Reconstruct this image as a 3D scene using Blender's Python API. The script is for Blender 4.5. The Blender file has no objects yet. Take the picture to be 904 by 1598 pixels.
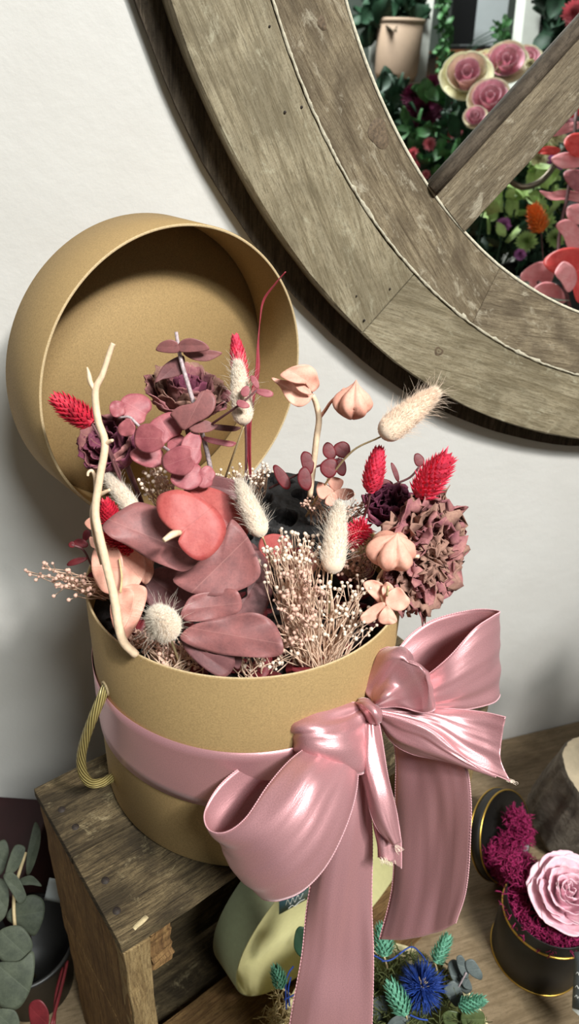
import bpy, math, random
import numpy as np
from mathutils import Vector, Matrix, noise
rnd = random.Random(7)
C = bpy.context.scene.collection
SC = bpy.context.scene
V3 = lambda *a: np.array(a, float)
ZUP = V3(0, 0, 1)
# ------------------------------------------------------------------ camera calibration
PITCH, ROLL, F, H = .5325, .0405, 1154.43, .4779
CAM = V3(0, 0, H)
cp, sp, cr, sr = math.cos(PITCH), math.sin(PITCH), math.cos(ROLL), math.sin(ROLL)
def ray(px, py):
    x = (px-452)/F; y = -(py-799)/F
    x, y = cr*x-sr*y, sr*x+cr*y
    return V3(x, cp+y*sp, -sp+y*cp)
def W(px, py, d): return CAM+ray(px, py)*d
def hit(px, py, n, k):
    r = ray(px, py); return CAM+r*((k-CAM@n)/(r@n))
def depth(X): return (X-CAM)@V3(0, cp, -sp)
# places found by measuring the photograph
BX, BY, HB, RB = -.0289, .427, .178, .11            # hat box on the crate (crate top is z=0)
ZT = -.3429                                          # counter top
WA, WD = -.3278, .6225
WN = V3(math.sin(WA), math.cos(WA), 0); WU = V3(math.cos(WA), -math.sin(WA), 0)
def wallp(u, v, h): return WU*u+ZUP*v+WN*(WD-h)
CY = .6727; CU = V3(math.cos(CY), math.sin(CY), 0); CV = V3(-math.sin(CY), math.cos(CY), 0); CFL = V3(-.095, .2626, 0)
def crp(u, v, z): return CFL+CU*u+CV*v+ZUP*z
def cylhit(px, py, r):
    R = ray(px, py); o = V3(-BX, -BY, 0)
    a = R[0]**2+R[1]**2; b = 2*(R[0]*o[0]+R[1]*o[1]); c = o[0]**2+o[1]**2-r*r
    D = max(b*b-4*a*c, 0); t = (-b-D**.5)/2/a
    return CAM+R*t
MK = 1.0122
GH = .0215*MK                                          # height of the mirror glass over the wall
def MR(px, py, d):                                  # the real place of something seen in the mirror at pixel, d metres past the glass
    R = ray(px, py); g = hit(px, py, WN, WD-GH)
    R = R/np.linalg.norm(R); R = R-2*WN*(R@WN)
    return g+R*d
# ------------------------------------------------------------------ objects
BASE = {}
def tag(o, label=None, cat=None, group=None, kind=None):
    if label: o['label'] = label
    if cat: o['category'] = cat
    if group: o['group'] = group
    if kind: o['kind'] = kind
    return o
def thing(name, loc, label, cat, group=None):
    o = bpy.data.objects.new(name, None); o.empty_display_size = .01
    C.objects.link(o); o.location = Vector(loc); BASE[o] = np.array(loc, float)
    return tag(o, label, cat, group)
class MB:
    def __init__(s): s.v = []; s.f = []; s.uv = []; s.mi = []; s.n = 0
    def add(s, V, Fc, uv=None, mi=0):
        V = np.asarray(V, float); s.v.append(V)
        s.uv.append(np.zeros((len(V), 2)) if uv is None else np.asarray(uv, float))
        s.f += [tuple(int(i)+s.n for i in f) for f in Fc]; s.mi += [mi]*len(Fc); s.n += len(V)
        return s
    def build(s, name, mats, parent=None, loc=None, flat=False, solid=0, subd=0, bevel=0, kind=None, label=None, off=0):
        V = np.concatenate(s.v); UV = np.concatenate(s.uv)
        base = BASE[parent] if parent else (np.array(loc, float) if loc is not None else V.mean(0))
        m = bpy.data.meshes.new(name); m.from_pydata((V-base).tolist(), [], s.f)
        ul = m.uv_layers.new(name='UVMap'); li = np.empty(len(m.loops), int); m.loops.foreach_get('vertex_index', li)
        ul.data.foreach_set('uv', UV[li].ravel())
        if not isinstance(mats, (list, tuple)): mats = [mats]
        for x in mats: m.materials.append(x)
        m.polygons.foreach_set('material_index', s.mi)
        m.polygons.foreach_set('use_smooth', [not flat]*len(m.polygons)); m.update()
        o = bpy.data.objects.new(name, m); C.objects.link(o)
        if parent: o.parent = parent; BASE[o] = base
        else: o.location = Vector(base); BASE[o] = base
        if bevel:
            b = o.modifiers.new('b', 'BEVEL'); b.width = bevel; b.segments = 2; b.limit_method = 'ANGLE'; b.angle_limit = .6
        if solid:
            b = o.modifiers.new('s', 'SOLIDIFY'); b.thickness = solid; b.offset = off
        if subd:
            b = o.modifiers.new('u', 'SUBSURF'); b.levels = b.render_levels = subd
        return tag(o, label, None, None, kind)
def crv(P, n):                                      # Catmull-Rom through P, n samples
    P = np.asarray(P, float)
    if len(P) < 3: return np.array([P[0]+(P[-1]-P[0])*t for t in np.linspace(0, 1, n)])
    Q = np.vstack([2*P[0]-P[1], P, 2*P[-1]-P[-2]]); out = []
    for t in np.linspace(0, len(P)-1, n):
        i = min(int(t), len(P)-2); k = t-i; a, b, c, d = Q[i:i+4]
        out.append(.5*(2*b+(c-a)*k+(2*a-5*b+4*c-d)*k*k+(3*b-a-3*c+d)*k**3))
    return np.array(out)
def closed(P, n):
    P = np.asarray(P, float); m = len(P); out = []
    for t in np.linspace(0, m, n, endpoint=False):
        i = int(t); k = t-i; a, b, c, d = P[(i-1) % m], P[i % m], P[(i+1) % m], P[(i+2) % m]
        out.append(.5*(2*b+(c-a)*k+(2*a-5*b+4*c-d)*k*k+(3*b-a-3*c+d)*k**3))
    return np.array(out)
def unit(v): return v/(np.linalg.norm(v)+1e-12)
def perp(d):
    a = np.cross(d, ZUP if abs(d[2]) < .9 else V3(1, 0, 0)); a = unit(a); return a, np.cross(d, a)
def tube(mb, P, R, sides=6, mi=0, cap=True):
    P = np.asarray(P, float); n = len(P); R = np.full(n, R) if np.isscalar(R) else np.interp(np.linspace(0, 1, n), np.linspace(0, 1, len(R)), R)
    T = np.gradient(P, axis=0); T /= np.linalg.norm(T, axis=1)[:, None]+1e-12
    a, b = perp(T[0]); V = []; uv = []; L = 0
    for i in range(n):
        a = unit(a-T[i]*(a@T[i])); b = np.cross(T[i], a)
        if i: L += np.linalg.norm(P[i]-P[i-1])
        for k in range(sides):
            t = 2*math.pi*k/sides; V.append(P[i]+R[i]*(a*math.cos(t)+b*math.sin(t))); uv.append((L, k/sides*.02))
    Fc = [(i*sides+k, i*sides+(k+1) % sides, (i+1)*sides+(k+1) % sides, (i+1)*sides+k) for i in range(n-1) for k in range(sides)]
    if cap: Fc += [tuple(range(sides))[::-1], tuple((n-1)*sides+k for k in range(sides))]
    mb.add(V, Fc, uv, mi)
def pxtube(mb, P, R, n=24, sides=6, mi=0):          # P: (px,py,depth)
    tube(mb, crv([W(*p) for p in P], n), R, sides, mi)
def box(mb, c, X, Y, Z, sx, sy, sz, jit=0, mi=0, seg=1):   # UV: u along X in metres
    V = []; uv = []; o = rnd.random()*9
    nx = seg+1
    for i in range(nx):
        x = (i/seg-.5)*sx
        for (y, z) in ((-1, -1), (1, -1), (1, 1), (-1, 1)):
            jy, jz = rnd.uniform(-jit, jit), rnd.uniform(-jit, jit)
            V.append(c+X*x+Y*(y*sy/2+jy)+Z*(z*sz/2+jz)); uv.append((o+x, o+y*sy/2+z*sz/2))
    Fc = [(0, 3, 2, 1), tuple((nx-1)*4+k for k in (0, 1, 2, 3))]
    for i in range(nx-1):
        for k in range(4): Fc.append((i*4+k, i*4+(k+1) % 4, (i+1)*4+(k+1) % 4, (i+1)*4+k))
    mb.add(V, Fc, uv, mi)
def lathe(mb, prof, c, ax, n=64, mi=0, x=None, close=False, lob=None):   # prof: (r,h)
    if x is None: x, y = perp(ax)
    else: y = np.cross(ax, x)
    V = []; uv = []; m = len(prof)
    L = 0
    for j, (r, h) in enumerate(prof):
        if j: L += math.hypot(r-prof[j-1][0], h-prof[j-1][1])
        for k in range(n):
            t = 2*math.pi*k/n; rr = r*(lob(t, j/(m-1)) if lob else 1)
            V.append(c+ax*h+rr*(x*math.cos(t)+y*math.sin(t))); uv.append((t*.1, L))
    M = m if close else m-1
    Fc = [(j*n+k, j*n+(k+1) % n, ((j+1) % m)*n+(k+1) % n, ((j+1) % m)*n+k) for j in range(M) for k in range(n)]
    mb.add(V, Fc, uv, mi)
ICO = None
def ball(mb, c, r, mi=0):
    global ICO
    if ICO is None:
        import bmesh
        b = bmesh.new(); bmesh.ops.create_icosphere(b, subdivisions=1, radius=1)
        ICO = (np.array([v.co[:] for v in b.verts]), [[v.index for v in f.verts] for f in b.faces]); b.free()
    mb.add(ICO[0]*r+c, ICO[1], None, mi)
def grid(mb, G, uv=None, mi=0):
    n, m = G.shape[:2]
    if uv is None:
        L = np.concatenate([[0], np.cumsum(np.linalg.norm(np.diff(G[:, m//2], axis=0), axis=1))])
        w = np.concatenate([[0], np.cumsum(np.linalg.norm(np.diff(G[n//2], axis=0), axis=1))])
        uv = [(L[i], w[j]) for i in range(n) for j in range(m)]
    mb.add(G.reshape(-1, 3), [(i*m+j, i*m+j+1, (i+1)*m+j+1, (i+1)*m+j) for i in range(n-1) for j in range(m-1)], uv, mi)
def patch(mb, rows, nu=40, nv=20, mi=0, world=False):   # rows of (px,py,depth) control points -> smooth sheet
    A = np.array([crv([p if world else W(*p) for p in r], nv) for r in rows])
    G = np.stack([crv(A[:, j], nu) for j in range(nv)], 1)
    grid(mb, G, None, mi); return G
# ------------------------------------------------------------------ materials
def lin(c): return tuple((x/12.92 if x <= .04045 else ((x+.055)/1.055)**2.4) for x in (c[0]/255, c[1]/255, c[2]/255))+(1,)
class NT:
    def __init__(s, name):
        s.m = bpy.data.materials.new(name); s.m.use_nodes = True; s.t = s.m.node_tree
        s.b = s.t.nodes['Principled BSDF']; s.L = s.t.links.new
    def n(s, k, **kw):
        x = s.t.nodes.new(k)
        for a, b in kw.items(): setattr(x, a, b)
        return x
    def noise(s, vec, scale, detail=4, rough=.6, dist=0):
        x = s.n('ShaderNodeTexNoise'); x.inputs['Scale'].default_value = scale; x.inputs['Detail'].default_value = detail
        x.inputs['Roughness'].default_value = rough; x.inputs['Distortion'].default_value = dist
        if vec is not None: s.L(vec, x.inputs['Vector'])
        return x.outputs['Fac']
    def ramp(s, fac, stops):
        x = s.n('ShaderNodeValToRGB'); e = x.color_ramp.elements
        while len(e) < len(stops): e.new(.5)
        for i, (p, c) in enumerate(stops): e[i].position = p; e[i].color = c if len(c) == 4 else tuple(c)+(1,)
        s.L(fac, x.inputs['Fac']); return x.outputs['Color']
    def mix(s, fac, a, b, mode='MIX'):
        x = s.n('ShaderNodeMix', data_type='RGBA', blend_type=mode)
        for v, i in ((fac, 0), (a, 6), (b, 7)):
            if hasattr(v, 'links') or hasattr(v, 'is_linked'): s.L(v, x.inputs[i])
            else: x.inputs[i].default_value = v
        return x.outputs[2]
    def mapping(s, src, sc):
        tc = s.n('ShaderNodeTexCoord'); m = s.n('ShaderNodeMapping'); s.L(tc.outputs[src], m.inputs[0]); m.inputs['Scale'].default_value = sc
        return m.outputs[0]
    def bump(s, h, strength=.3, dist=.001):
        x = s.n('ShaderNodeBump'); x.inputs['Strength'].default_value = strength; x.inputs['Distance'].default_value = dist
        s.L(h, x.inputs['Height']); s.L(x.outputs[0], s.b.inputs['Normal'])
    def set(s, **kw):
        for k, v in kw.items(): s.b.inputs[k.replace('_', ' ')].default_value = v
        return s
    def col(s, c):
        if isinstance(c, tuple): s.b.inputs['Base Color'].default_value = c
        else: s.L(c, s.b.inputs['Base Color'])
def g1(v): return (v, v, v, 1)
def simple(name, c, rough=.6, var=.15, scale=60, bump=.2, bd=.0005, **kw):
    t = NT(name); v = t.mapping('Object', (1, 1, 1)); f = t.noise(v, scale)
    a = tuple(x*(1-var) for x in lin(c)[:3])+(1,); b = tuple(min(1, x*(1+var)) for x in lin(c)[:3])+(1,)
    t.col(t.ramp(f, [(.3, a), (.7, b)])); t.set(Roughness=rough, **kw)
    if bump: t.bump(f, bump, bd)
    return t.m
def kraft(name, c, spec=.35):
    t = NT(name); v = t.mapping('Object', (1, 1, 1))
    f = t.noise(v, 900, 3, .7); g = t.noise(v, 9, 3); c0 = lin(c)
    k = t.ramp(f, [(.33, tuple(x*.80 for x in c0[:3])), (.5, c0), (.68, tuple(min(1, x*1.18) for x in c0[:3]))])
    k = t.mix(t.ramp(g, [(.4, g1(0)), (.7, g1(.35))]), k, tuple(x*.8 for x in c0[:3])+(1,))
    t.col(k); t.set(Roughness=.75, Specular_IOR_Level=spec); t.bump(f, .15, .0003); return t.m
def wood(name, c1, c2, c3, fine=1, bump=.5, rough=.75, blot=.6, light=None):
    # UV in metres, grain along u
    t = NT(name); v = t.mapping('UV', (5*fine, 70*fine, 1))
    f = t.noise(v, 2.2, 9, .72, 1.3); v2 = t.mapping('UV', (9, 16, 1)); g = t.noise(v2, 1.3, 5, .6, 1.2)
    v3 = t.mapping('UV', (60*fine, 420*fine, 1)); h = t.noise(v3, 1.5, 3, .7)
    k = t.ramp(f, [(.32, lin(c3)), (.45, lin(c2)), (.58, lin(c1)), (.74, lin(c2))])
    k = t.mix(t.ramp(g, [(.38, g1(blot)), (.62, g1(0))]), k, lin(c3))
    k = t.mix(t.ramp(h, [(.36, g1(.65)), (.5, g1(0))]), k, lin(c3)); s_ = t.noise(t.mapping('UV', (900, 260, 1)), 1, 2, .8); k = t.mix(t.ramp(s_, [(.34, g1(.35)), (.5, g1(0))]), k, lin(c3))
    if light:
        l = t.noise(t.mapping('UV', (13, 22, 1)), 2.3, 8, .8, .5)
        k = t.mix(t.ramp(l, [(.56, g1(0)), (.66, g1(.6))]), k, lin(light))
    t.col(k); t.set(Roughness=rough, Specular_IOR_Level=.25)
    m = t.n('ShaderNodeMath', operation='ADD'); t.L(f, m.inputs[0]); t.L(h, m.inputs[1]); t.bump(m.outputs[0], bump, .0012); return t.m
def leafm(name, c, c2, vein, rough=.5, trans=.0, vs=1):
    # UV: u base->tip, v across (-1..1)
    t = NT(name); tc = t.n('ShaderNodeTexCoord'); sx = t.n('ShaderNodeSeparateXYZ'); t.L(tc.outputs['UV'], sx.inputs[0])
    ob = t.mapping('Object', (1, 1, 1)); f = t.noise(ob, 90, 5, .7); f2 = t.noise(ob, 700, 3, .7)
    k = t.ramp(f, [(.35, lin(c)), (.68, lin(c2))])
    k = t.mix(t.ramp(f2, [(.5, g1(0)), (.75, g1(.4))]), k, tuple(x*.6 for x in lin(c)[:3])+(1,))
    ab = t.n('ShaderNodeMath', operation='ABSOLUTE'); t.L(sx.outputs[1], ab.inputs[0])
    rib = t.ramp(ab.outputs[0], [(.0, g1(.5)), (.022, g1(0))])
    k = t.mix(rib, k, lin(vein))
    # side veins: bands of (u*7 - |v|*4)
    m1 = t.n('ShaderNodeMath', operation='MULTIPLY_ADD'); t.L(ab.outputs[0], m1.inputs[0]); m1.inputs[1].default_value = -.55; t.L(sx.outputs[0], m1.inputs[2])
    m2 = t.n('ShaderNodeMath', operation='MULTIPLY'); t.L(m1.outputs[0], m2.inputs[0]); m2.inputs[1].default_value = 6*vs
    n2 = t.n('ShaderNodeMath', operation='MULTIPLY_ADD'); t.L(f, n2.inputs[0]); n2.inputs[1].default_value = .8; t.L(m2.outputs[0], n2.inputs[2])
    fr = t.n('ShaderNodeMath', operation='FRACT'); t.L(n2.outputs[0], fr.inputs[0])
    sv = t.ramp(fr.outputs[0], [(.0, g1(.16)), (.05, g1(0)), (.95, g1(0)), (1, g1(.16))])
    k = t.mix(sv, k, lin(vein))
    t.col(k); t.set(Roughness=rough, Specular_IOR_Level=.35); t.bump(f, .35, .0006)
    return t.m
def satin(name, c):
    t = NT(name); c0 = lin(c)
    f = t.noise(t.mapping('UV', (120, 2600, 1)), 1, 2); f2 = t.noise(t.mapping('UV', (1400, 1400, 1)), 1, 2)
    t.col(t.ramp(f2, [(.3, tuple(x*.85 for x in c0[:3])), (.7, tuple(min(1, x*1.12) for x in c0[:3]))]))
    t.set(Roughness=.37, Metallic=.50, Specular_IOR_Level=.6, Sheen_Weight=.30, Sheen_Roughness=.35, Sheen_Tint=(1, .85, .87, 1))
    m = t.n('ShaderNodeMath', operation='ADD'); t.L(f2, m.inputs[0]); t.L(f, m.inputs[1])
    t.bump(m.outputs[0], .28, .00025); return t.m
M = {}
M['wall'] = None
t = NT('wall_paint'); v = t.mapping('Object', (1, 1, 1)); f = t.noise(v, 60, 6, .6); g = t.noise(v, 5, 3)
t.col(t.ramp(g, [(.35, lin((206, 203, 198))), (.7, lin((216, 214, 210)))])); t.set(Roughness=.55, Specular_IOR_Level=.4); t.bump(f, .22, .003); M['wall'] = t.m
M['kraft'] = kraft('kraft_board', (164, 136, 92)); M['kraft_edge'] = simple('kraft_cut_edge', (196, 172, 132), .8, .2, 900)
M['satin'] = satin('rose_satin', (200, 146, 150)); M['satin_edge'] = simple('satin_selvedge', (224, 170, 176), .5, .3, 2500, .4)
M['rope'] = None
t = NT('gold_cord'); w = t.n('ShaderNodeTexWave'); w.bands_direction = 'DIAGONAL'; w.inputs['Scale'].default_value = 90
t.L(t.mapping('UV', (1, 4, 1)), w.inputs['Vector']); t.col(t.ramp(w.outputs['Fac'], [(.2, lin((112, 96, 52))), (.7, lin((178, 162, 104)))])); t.set(Roughness=.4, Metallic=.2); t.bump(w.outputs['Fac'], .8, .001); M['rope'] = t.m
M['frame'] = wood('bleached_frame_wood', (168, 157, 132), (145, 133, 108), (102, 92, 72), 1, .5, .6, .6, (184, 178, 154))
M['bevel'] = wood('worn_frame_wood', (150, 136, 112), (122, 108, 86), (80, 68, 53), 1.4, .8, .55, .75, (190, 180, 158))
M['backring'] = wood('dark_ring_wood', (104, 92, 78), (78, 67, 55), (50, 42, 34), 1, .8, .8)
M['crack'] = simple('pale_chipped_paint', (198, 190, 168), .8, .3, 300, .6)
M['crate'] = wood('old_crate_wood', (124, 107, 78), (90, 76, 54), (44, 36, 25), 1.2, .9, .85, .85, (166, 150, 116))
M['crate2'] = wood('warm_crate_wood', (146, 114, 72), (118, 88, 54), (74, 52, 32), 1, .7, .8, .4)
M['crate3'] = wood('pale_crate_post', (168, 144, 102), (142, 118, 80), (90, 70, 46), 1.2, .8, .8, .4)
M['counter'] = wood('counter_laminate', (150, 130, 104), (132, 113, 88), (104, 88, 67), .8, .1, .42, .25)
M['iron'] = simple('rusty_nail', (44, 34, 28), .7, .4, 900, .8)
M['white'] = simple('white_paint', (214, 214, 206), .5, .05, 30)
M['black'] = simple('black_card', (26, 24, 22), .45, .2, 60, .1)
M['gold'] = simple('gold_band', (206, 166, 78), .3, .1, 60, 0, Metallic=.9)
M['soil'] = simple('dark_foam', (34, 26, 26), .95, .5, 300, .8, .002)
M['pod'] = simple('black_seed_pod', (44, 42, 42), .75, .45, 260, .9, .0012)
M['twig'] = simple('pale_twig', (234, 204, 172), .55, .14, 240, .5, .0008)
M['twigr'] = simple('silvery_twig', (182, 164, 166), .6, .45, 500, .4)
M['stem'] = simple('straw_stem', (206, 184, 140), .6, .15, 200)
M['stemr'] = simple('purple_stem', (110, 70, 72), .6, .2, 200)
M['euc'] = leafm('mauve_eucalyptus', (128, 84, 84), (158, 100, 98), (178, 126, 120), vs=1)
M['euc2'] = leafm('red_eucalyptus', (170, 74, 72), (190, 98, 92), (146, 66, 62), vs=1)
M['euc3'] = leafm('dusky_eucalyptus', (104, 66, 68), (130, 84, 84), (152, 104, 102), vs=1)
M['eucs'] = leafm('rose_round_leaf', (152, 80, 88), (178, 104, 108), (194, 130, 130), .5)
M['eucd'] = leafm('deep_red_leaf', (92, 26, 32), (116, 36, 42), (130, 54, 54), .5)
M['eucg'] = leafm('grey_green_leaf', (66, 72, 60), (88, 94, 78), (104, 110, 94), .6)
M['eucx'] = leafm('dark_grey_leaf', (74, 82, 82), (104, 112, 110), (150, 156, 150), .45)
M['peach'] = leafm('peach_paper_petal', (226, 158, 138), (240, 184, 162), (204, 132, 112), .6, vs=2)
M['tail'] = simple('cream_plume', (232, 208, 184), .9, .08, 200, .3, Sheen_Weight=.4)
M['hair'] = simple('cream_hair', (244, 230, 212), .7, .05, 100, 0, Sheen_Weight=.3)
M['hairp'] = simple('peach_hair', (242, 214, 188), .7, .05, 100, 0, Sheen_Weight=.3)
M['phal'] = simple('crimson_scales', (198, 34, 58), .6, .35, 260, .3)
M['phalp'] = simple('pink_red_scales', (226, 62, 88), .6, .35, 260, .3)
M['phalg'] = simple('teal_green_scales', (104, 164, 136), .6, .3, 260, .3)
M['phalo'] = simple('orange_scales', (226, 112, 30), .6, .3, 260, .3)
M['bud'] = simple('pale_buds', (236, 214, 194), .7, .12, 300, .3)
M['budb'] = simple('blush_buds', (216, 174, 156), .7, .15, 300, .3)
M['budstem'] = simple('pale_bud_stem', (222, 190, 166), .7, .12, 300, 0)
M['rosed'] = leafm('dried_mauve_petal', (134, 78, 88), (176, 122, 116), (190, 150, 120), .8, vs=2)
M['rosep'] = leafm('dried_purple_petal', (98, 38, 66), (142, 80, 96), (170, 130, 100), .8, vs=2)
M['rosek'] = leafm('dark_purple_petal', (66, 20, 42), (100, 40, 64), (96, 50, 60), .75, vs=2)
M['roseb'] = leafm('dried_brown_petal', (132, 94, 86), (172, 134, 116), (112, 66, 66), .85, vs=2)
M['rosef'] = leafm('fresh_pink_petal', (248, 196, 212), (252, 220, 226), (242, 180, 202), .5, vs=1); 
M['magenta'] = simple('magenta_moss', (152, 24, 84), .8, .4, 300, .3)
M['lidg'] = simple('sage_board', (150, 156, 122), .6, .06, 200, .15); M['lidgi'] = simple('pale_yellow_lining', (196, 190, 140), .6, .05, 200, .1)
M['teal'] = simple('teal_label', (58, 88, 98), .5, .05, 60, 0)
M['cream'] = simple('cream_board', (226, 212, 166), .6, .08, 100)
M['blue'] = simple('royal_blue_bristle', (30, 64, 146), .6, .3, 200, .2); M['moss'] = simple('olive_moss', (84, 90, 48), .9, .4, 200, .4)
M['straw'] = simple('straw_filling', (200, 178, 130), .8, .3, 200, .3)
M['bark'] = None
t = NT('grey_bark'); v = t.mapping('Object', (1, 1, 1)); f = t.noise(v, 34, 8, .7, .6); t.col(t.ramp(f, [(.3, lin((66, 58, 50))), (.5, lin((108, 98, 86))), (.7, lin((140, 130, 116)))])); t.set(Roughness=.9); t.bump(f, .9, .008); M['bark'] = t.m
M['cut'] = simple('pale_cut_wood', (196, 178, 150), .8, .15, 60, .6, .003)
M['redbox'] = simple('dark_red_paper', (44, 6, 10), .6, .2, 20, .2)
M['pot'] = simple('beige_planter', (186, 158, 136), .7, .06, 20)
M['grn'] = simple('leaf_green', (62, 108, 58), .55, .4, 60); M['grnl'] = simple('lime_green', (170, 196, 120), .6, .3, 60)
M['grnd'] = simple('deep_green', (34, 66, 44), .6, .4, 40)
M['pinkf'] = simple('pink_bloom', (250, 178, 192), .6, .25, 80); M['creamf'] = simple('cream_bloom', (240, 232, 196), .6, .12, 60)
M['mum'] = simple('burgundy_bloom', (110, 30, 70), .7, .3, 120); M['coral'] = simple('coral_bloom', (246, 138, 150), .6, .25, 120)
M['redl'] = leafm('bright_red_leaf', (206, 52, 52), (226, 86, 80), (180, 50, 50), .5); M['pinkl'] = leafm('pink_leaf', (228, 134, 140), (238, 164, 166), (200, 110, 118), .5)
M['lilac'] = simple('lilac_bloom', (190, 120, 180), .6, .25, 100)
M['steel'] = simple('dark_metal', (96, 86, 72), .35, .1, 50, 0, Metallic=.8)
M['screen'] = simple('black_plastic', (18, 18, 20), .3, .1, 20, 0); M['paper'] = simple('grey_paper', (190, 196, 198), .5, .04, 20)
M['brownwood'] = wood('brown_cabinet_wood', (140, 88, 54), (116, 70, 42), (84, 50, 30), 1, .2, .5, .3)
M['floor'] = simple('dark_shop_floor', (70, 64, 58), .5, .1, 6); M['card'] = simple('slate_card', (82, 92, 100), .4, .1, 60, 0); M['ink'] = simple('white_ink', (230, 230, 225), .5, .02, 10, 0)
t = NT('mirror_glass'); t.set(Metallic=1, Roughness=.01); t.b.inputs['Base Color'].default_value = (.86, .88, .87, 1); M['mirror'] = t.m
# ------------------------------------------------------------------ leaf / petal from an outline
def leaf(name, P, d, mat, parent, gx=0, gy=0, cup=0, base=None, tip=None, solid=.0004, wav=.0, n=48, rings=7, mb=None, world=None):
    """P: outline in photo pixels, smoothed; d: distance; gx, gy: tilt in m per 100 px; cup: bulge in m."""
    O = closed(P, n); c = O.mean(0); base = np.array(base if base is not None else P[0], float); tip = np.array(tip if tip is not None else 2*c-base)
    ax = tip-base; L = np.linalg.norm(ax); ax /= L; pr = np.array([-ax[1], ax[0]]); hw = max(1, np.abs((O-c)@pr).max())
    V = []; uv = []; ph = rnd.random()*6; R = max(np.linalg.norm(O-c, axis=1)); lim = R*d/F*(.09 if R < 34 else .16); cup = max(-lim, min(lim, cup)); gx = max(-.03, min(.03, gx))
    own = mb is None; mb = mb or MB()
    for r in range(rings+1):
        k = r/rings
        for i in range(n if r else 1):
            p = c+(O[i]-c)*k; q = p-c; s = (q@pr)/hw; u = ((p-base)@ax)/L
            dd = d+gx*q[0]/100+gy*q[1]/100+cup*(q@q)/R**2-abs(s)*cup*.5+wav*math.sin(ph+u*7+s*3)*k**2+wav*.6*math.sin(ph*2+i*2*math.pi/n*5)*k**3
            V.append(W(p[0], p[1], dd)); uv.append((u, s))
    Fc = [(0, 1+i, 1+(i+1) % n) for i in range(n)]
    for r in range(1, rings):
        a = 1+(r-1)*n; b = 1+r*n
        Fc += [(a+i, b+i, b+(i+1) % n, a+(i+1) % n) for i in range(n)]
    mb.add(V, Fc, uv)
    if own: return mb.build(name, mat, parent, solid=solid)
def ell(cx, cy, rx, ry, rot=0, n=10, notch=0):
    out = []
    for i in range(n):
        t = 2*math.pi*i/n; k = 1+.06*math.sin(3*t+cx)
        if notch and i == 0: k = 1-notch
        x, y = rx*k*math.cos(t), ry*k*math.sin(t); c, s = math.cos(math.radians(rot)), math.sin(math.radians(rot))
        out.append((cx+x*c-y*s, cy+x*s+y*c))
    return out
# ------------------------------------------------------------------ rose
def rose(name, c, axis, R, Hh, rings, mats, label, cat, crump=.0, group=None, seed=1, curl=.3, open_=1., stemto=None, stemm=None, parts='petal', squash=None):
    rr = random.Random(seed); root = thing(name, c-axis*Hh*.5, label, cat, group); x, y = perp(axis)
    if squash is not None: x = x*squash[0]; y = y*squash[1]
    for ri, (n, rad, hh, lean) in enumerate(rings):
        for k in range(n):
            a0 = 2*math.pi*(k+rr.random()*.35)/n+ri*.9; Wd = min(1.5, 1.35*math.pi/n+.28)
            hh2 = hh*(1+rr.uniform(-.1, .1)); G = []; ph = rr.random()*50; nu, nv = 14, 16
            for i in range(nu):
                t = i/(nu-1); row = []
                for j in range(nv):
                    s = j/(nv-1)*2-1; w = math.sin(math.pi*min(1, .12+.62*t))**.7
                    tt = t*(1-.16*s*s*s*s)
                    r = R*rad*(.25+.75*math.sin(min(1, tt*1.15)*math.pi/2))+lean*R*max(0, tt-.55)**1.5*2.2
                    z = Hh*hh2*tt-curl*R*lean*max(0, tt-.72)*1.8
                    a = a0+s*Wd*w
                    if crump:
                        q = Vector((s*1.6+ph, t*2.2, ph)); nn = noise.noise(q*1.3)*crump*R*.9+noise.noise(q*3.3)*crump*R*.55
                        r += nn*t; z += noise.noise(q*2.1+Vector((9, 3, 1)))*crump*R*.6*t; a += noise.noise(q*2.5+Vector((4, 8, 2)))*crump*.5*t
                    row.append(c-axis*Hh*.5+axis*z+(x*math.cos(a)+y*math.sin(a))*r)
                G.append(row)
            G = np.array(G); mb = MB(); grid(mb, G, [(i/(nu-1), j/(nv-1)*2-1) for i in range(nu) for j in range(nv)])
            mb.build(parts, mats[ri % len(mats)], root, solid=.0006 if not crump else .0005)
    mb = MB(); lathe(mb, [(0, -.02*R), (R*.3, .02*R), (R*.36, .25*Hh), (R*.2, .5*Hh), (0, .55*Hh)], c-axis*Hh*.5, axis, 20); mb.build('flower_heart', mats[0], root)
    if stemto is not None:
        mb = MB(); tube(mb, crv([stemto, (stemto+c-axis*Hh*.5)/2+V3(.003, .002, 0), c-axis*Hh*.48], 12), [.0016, .002], 6); mb.build('stem', stemm or M['stemr'], root)
    return root
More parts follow.
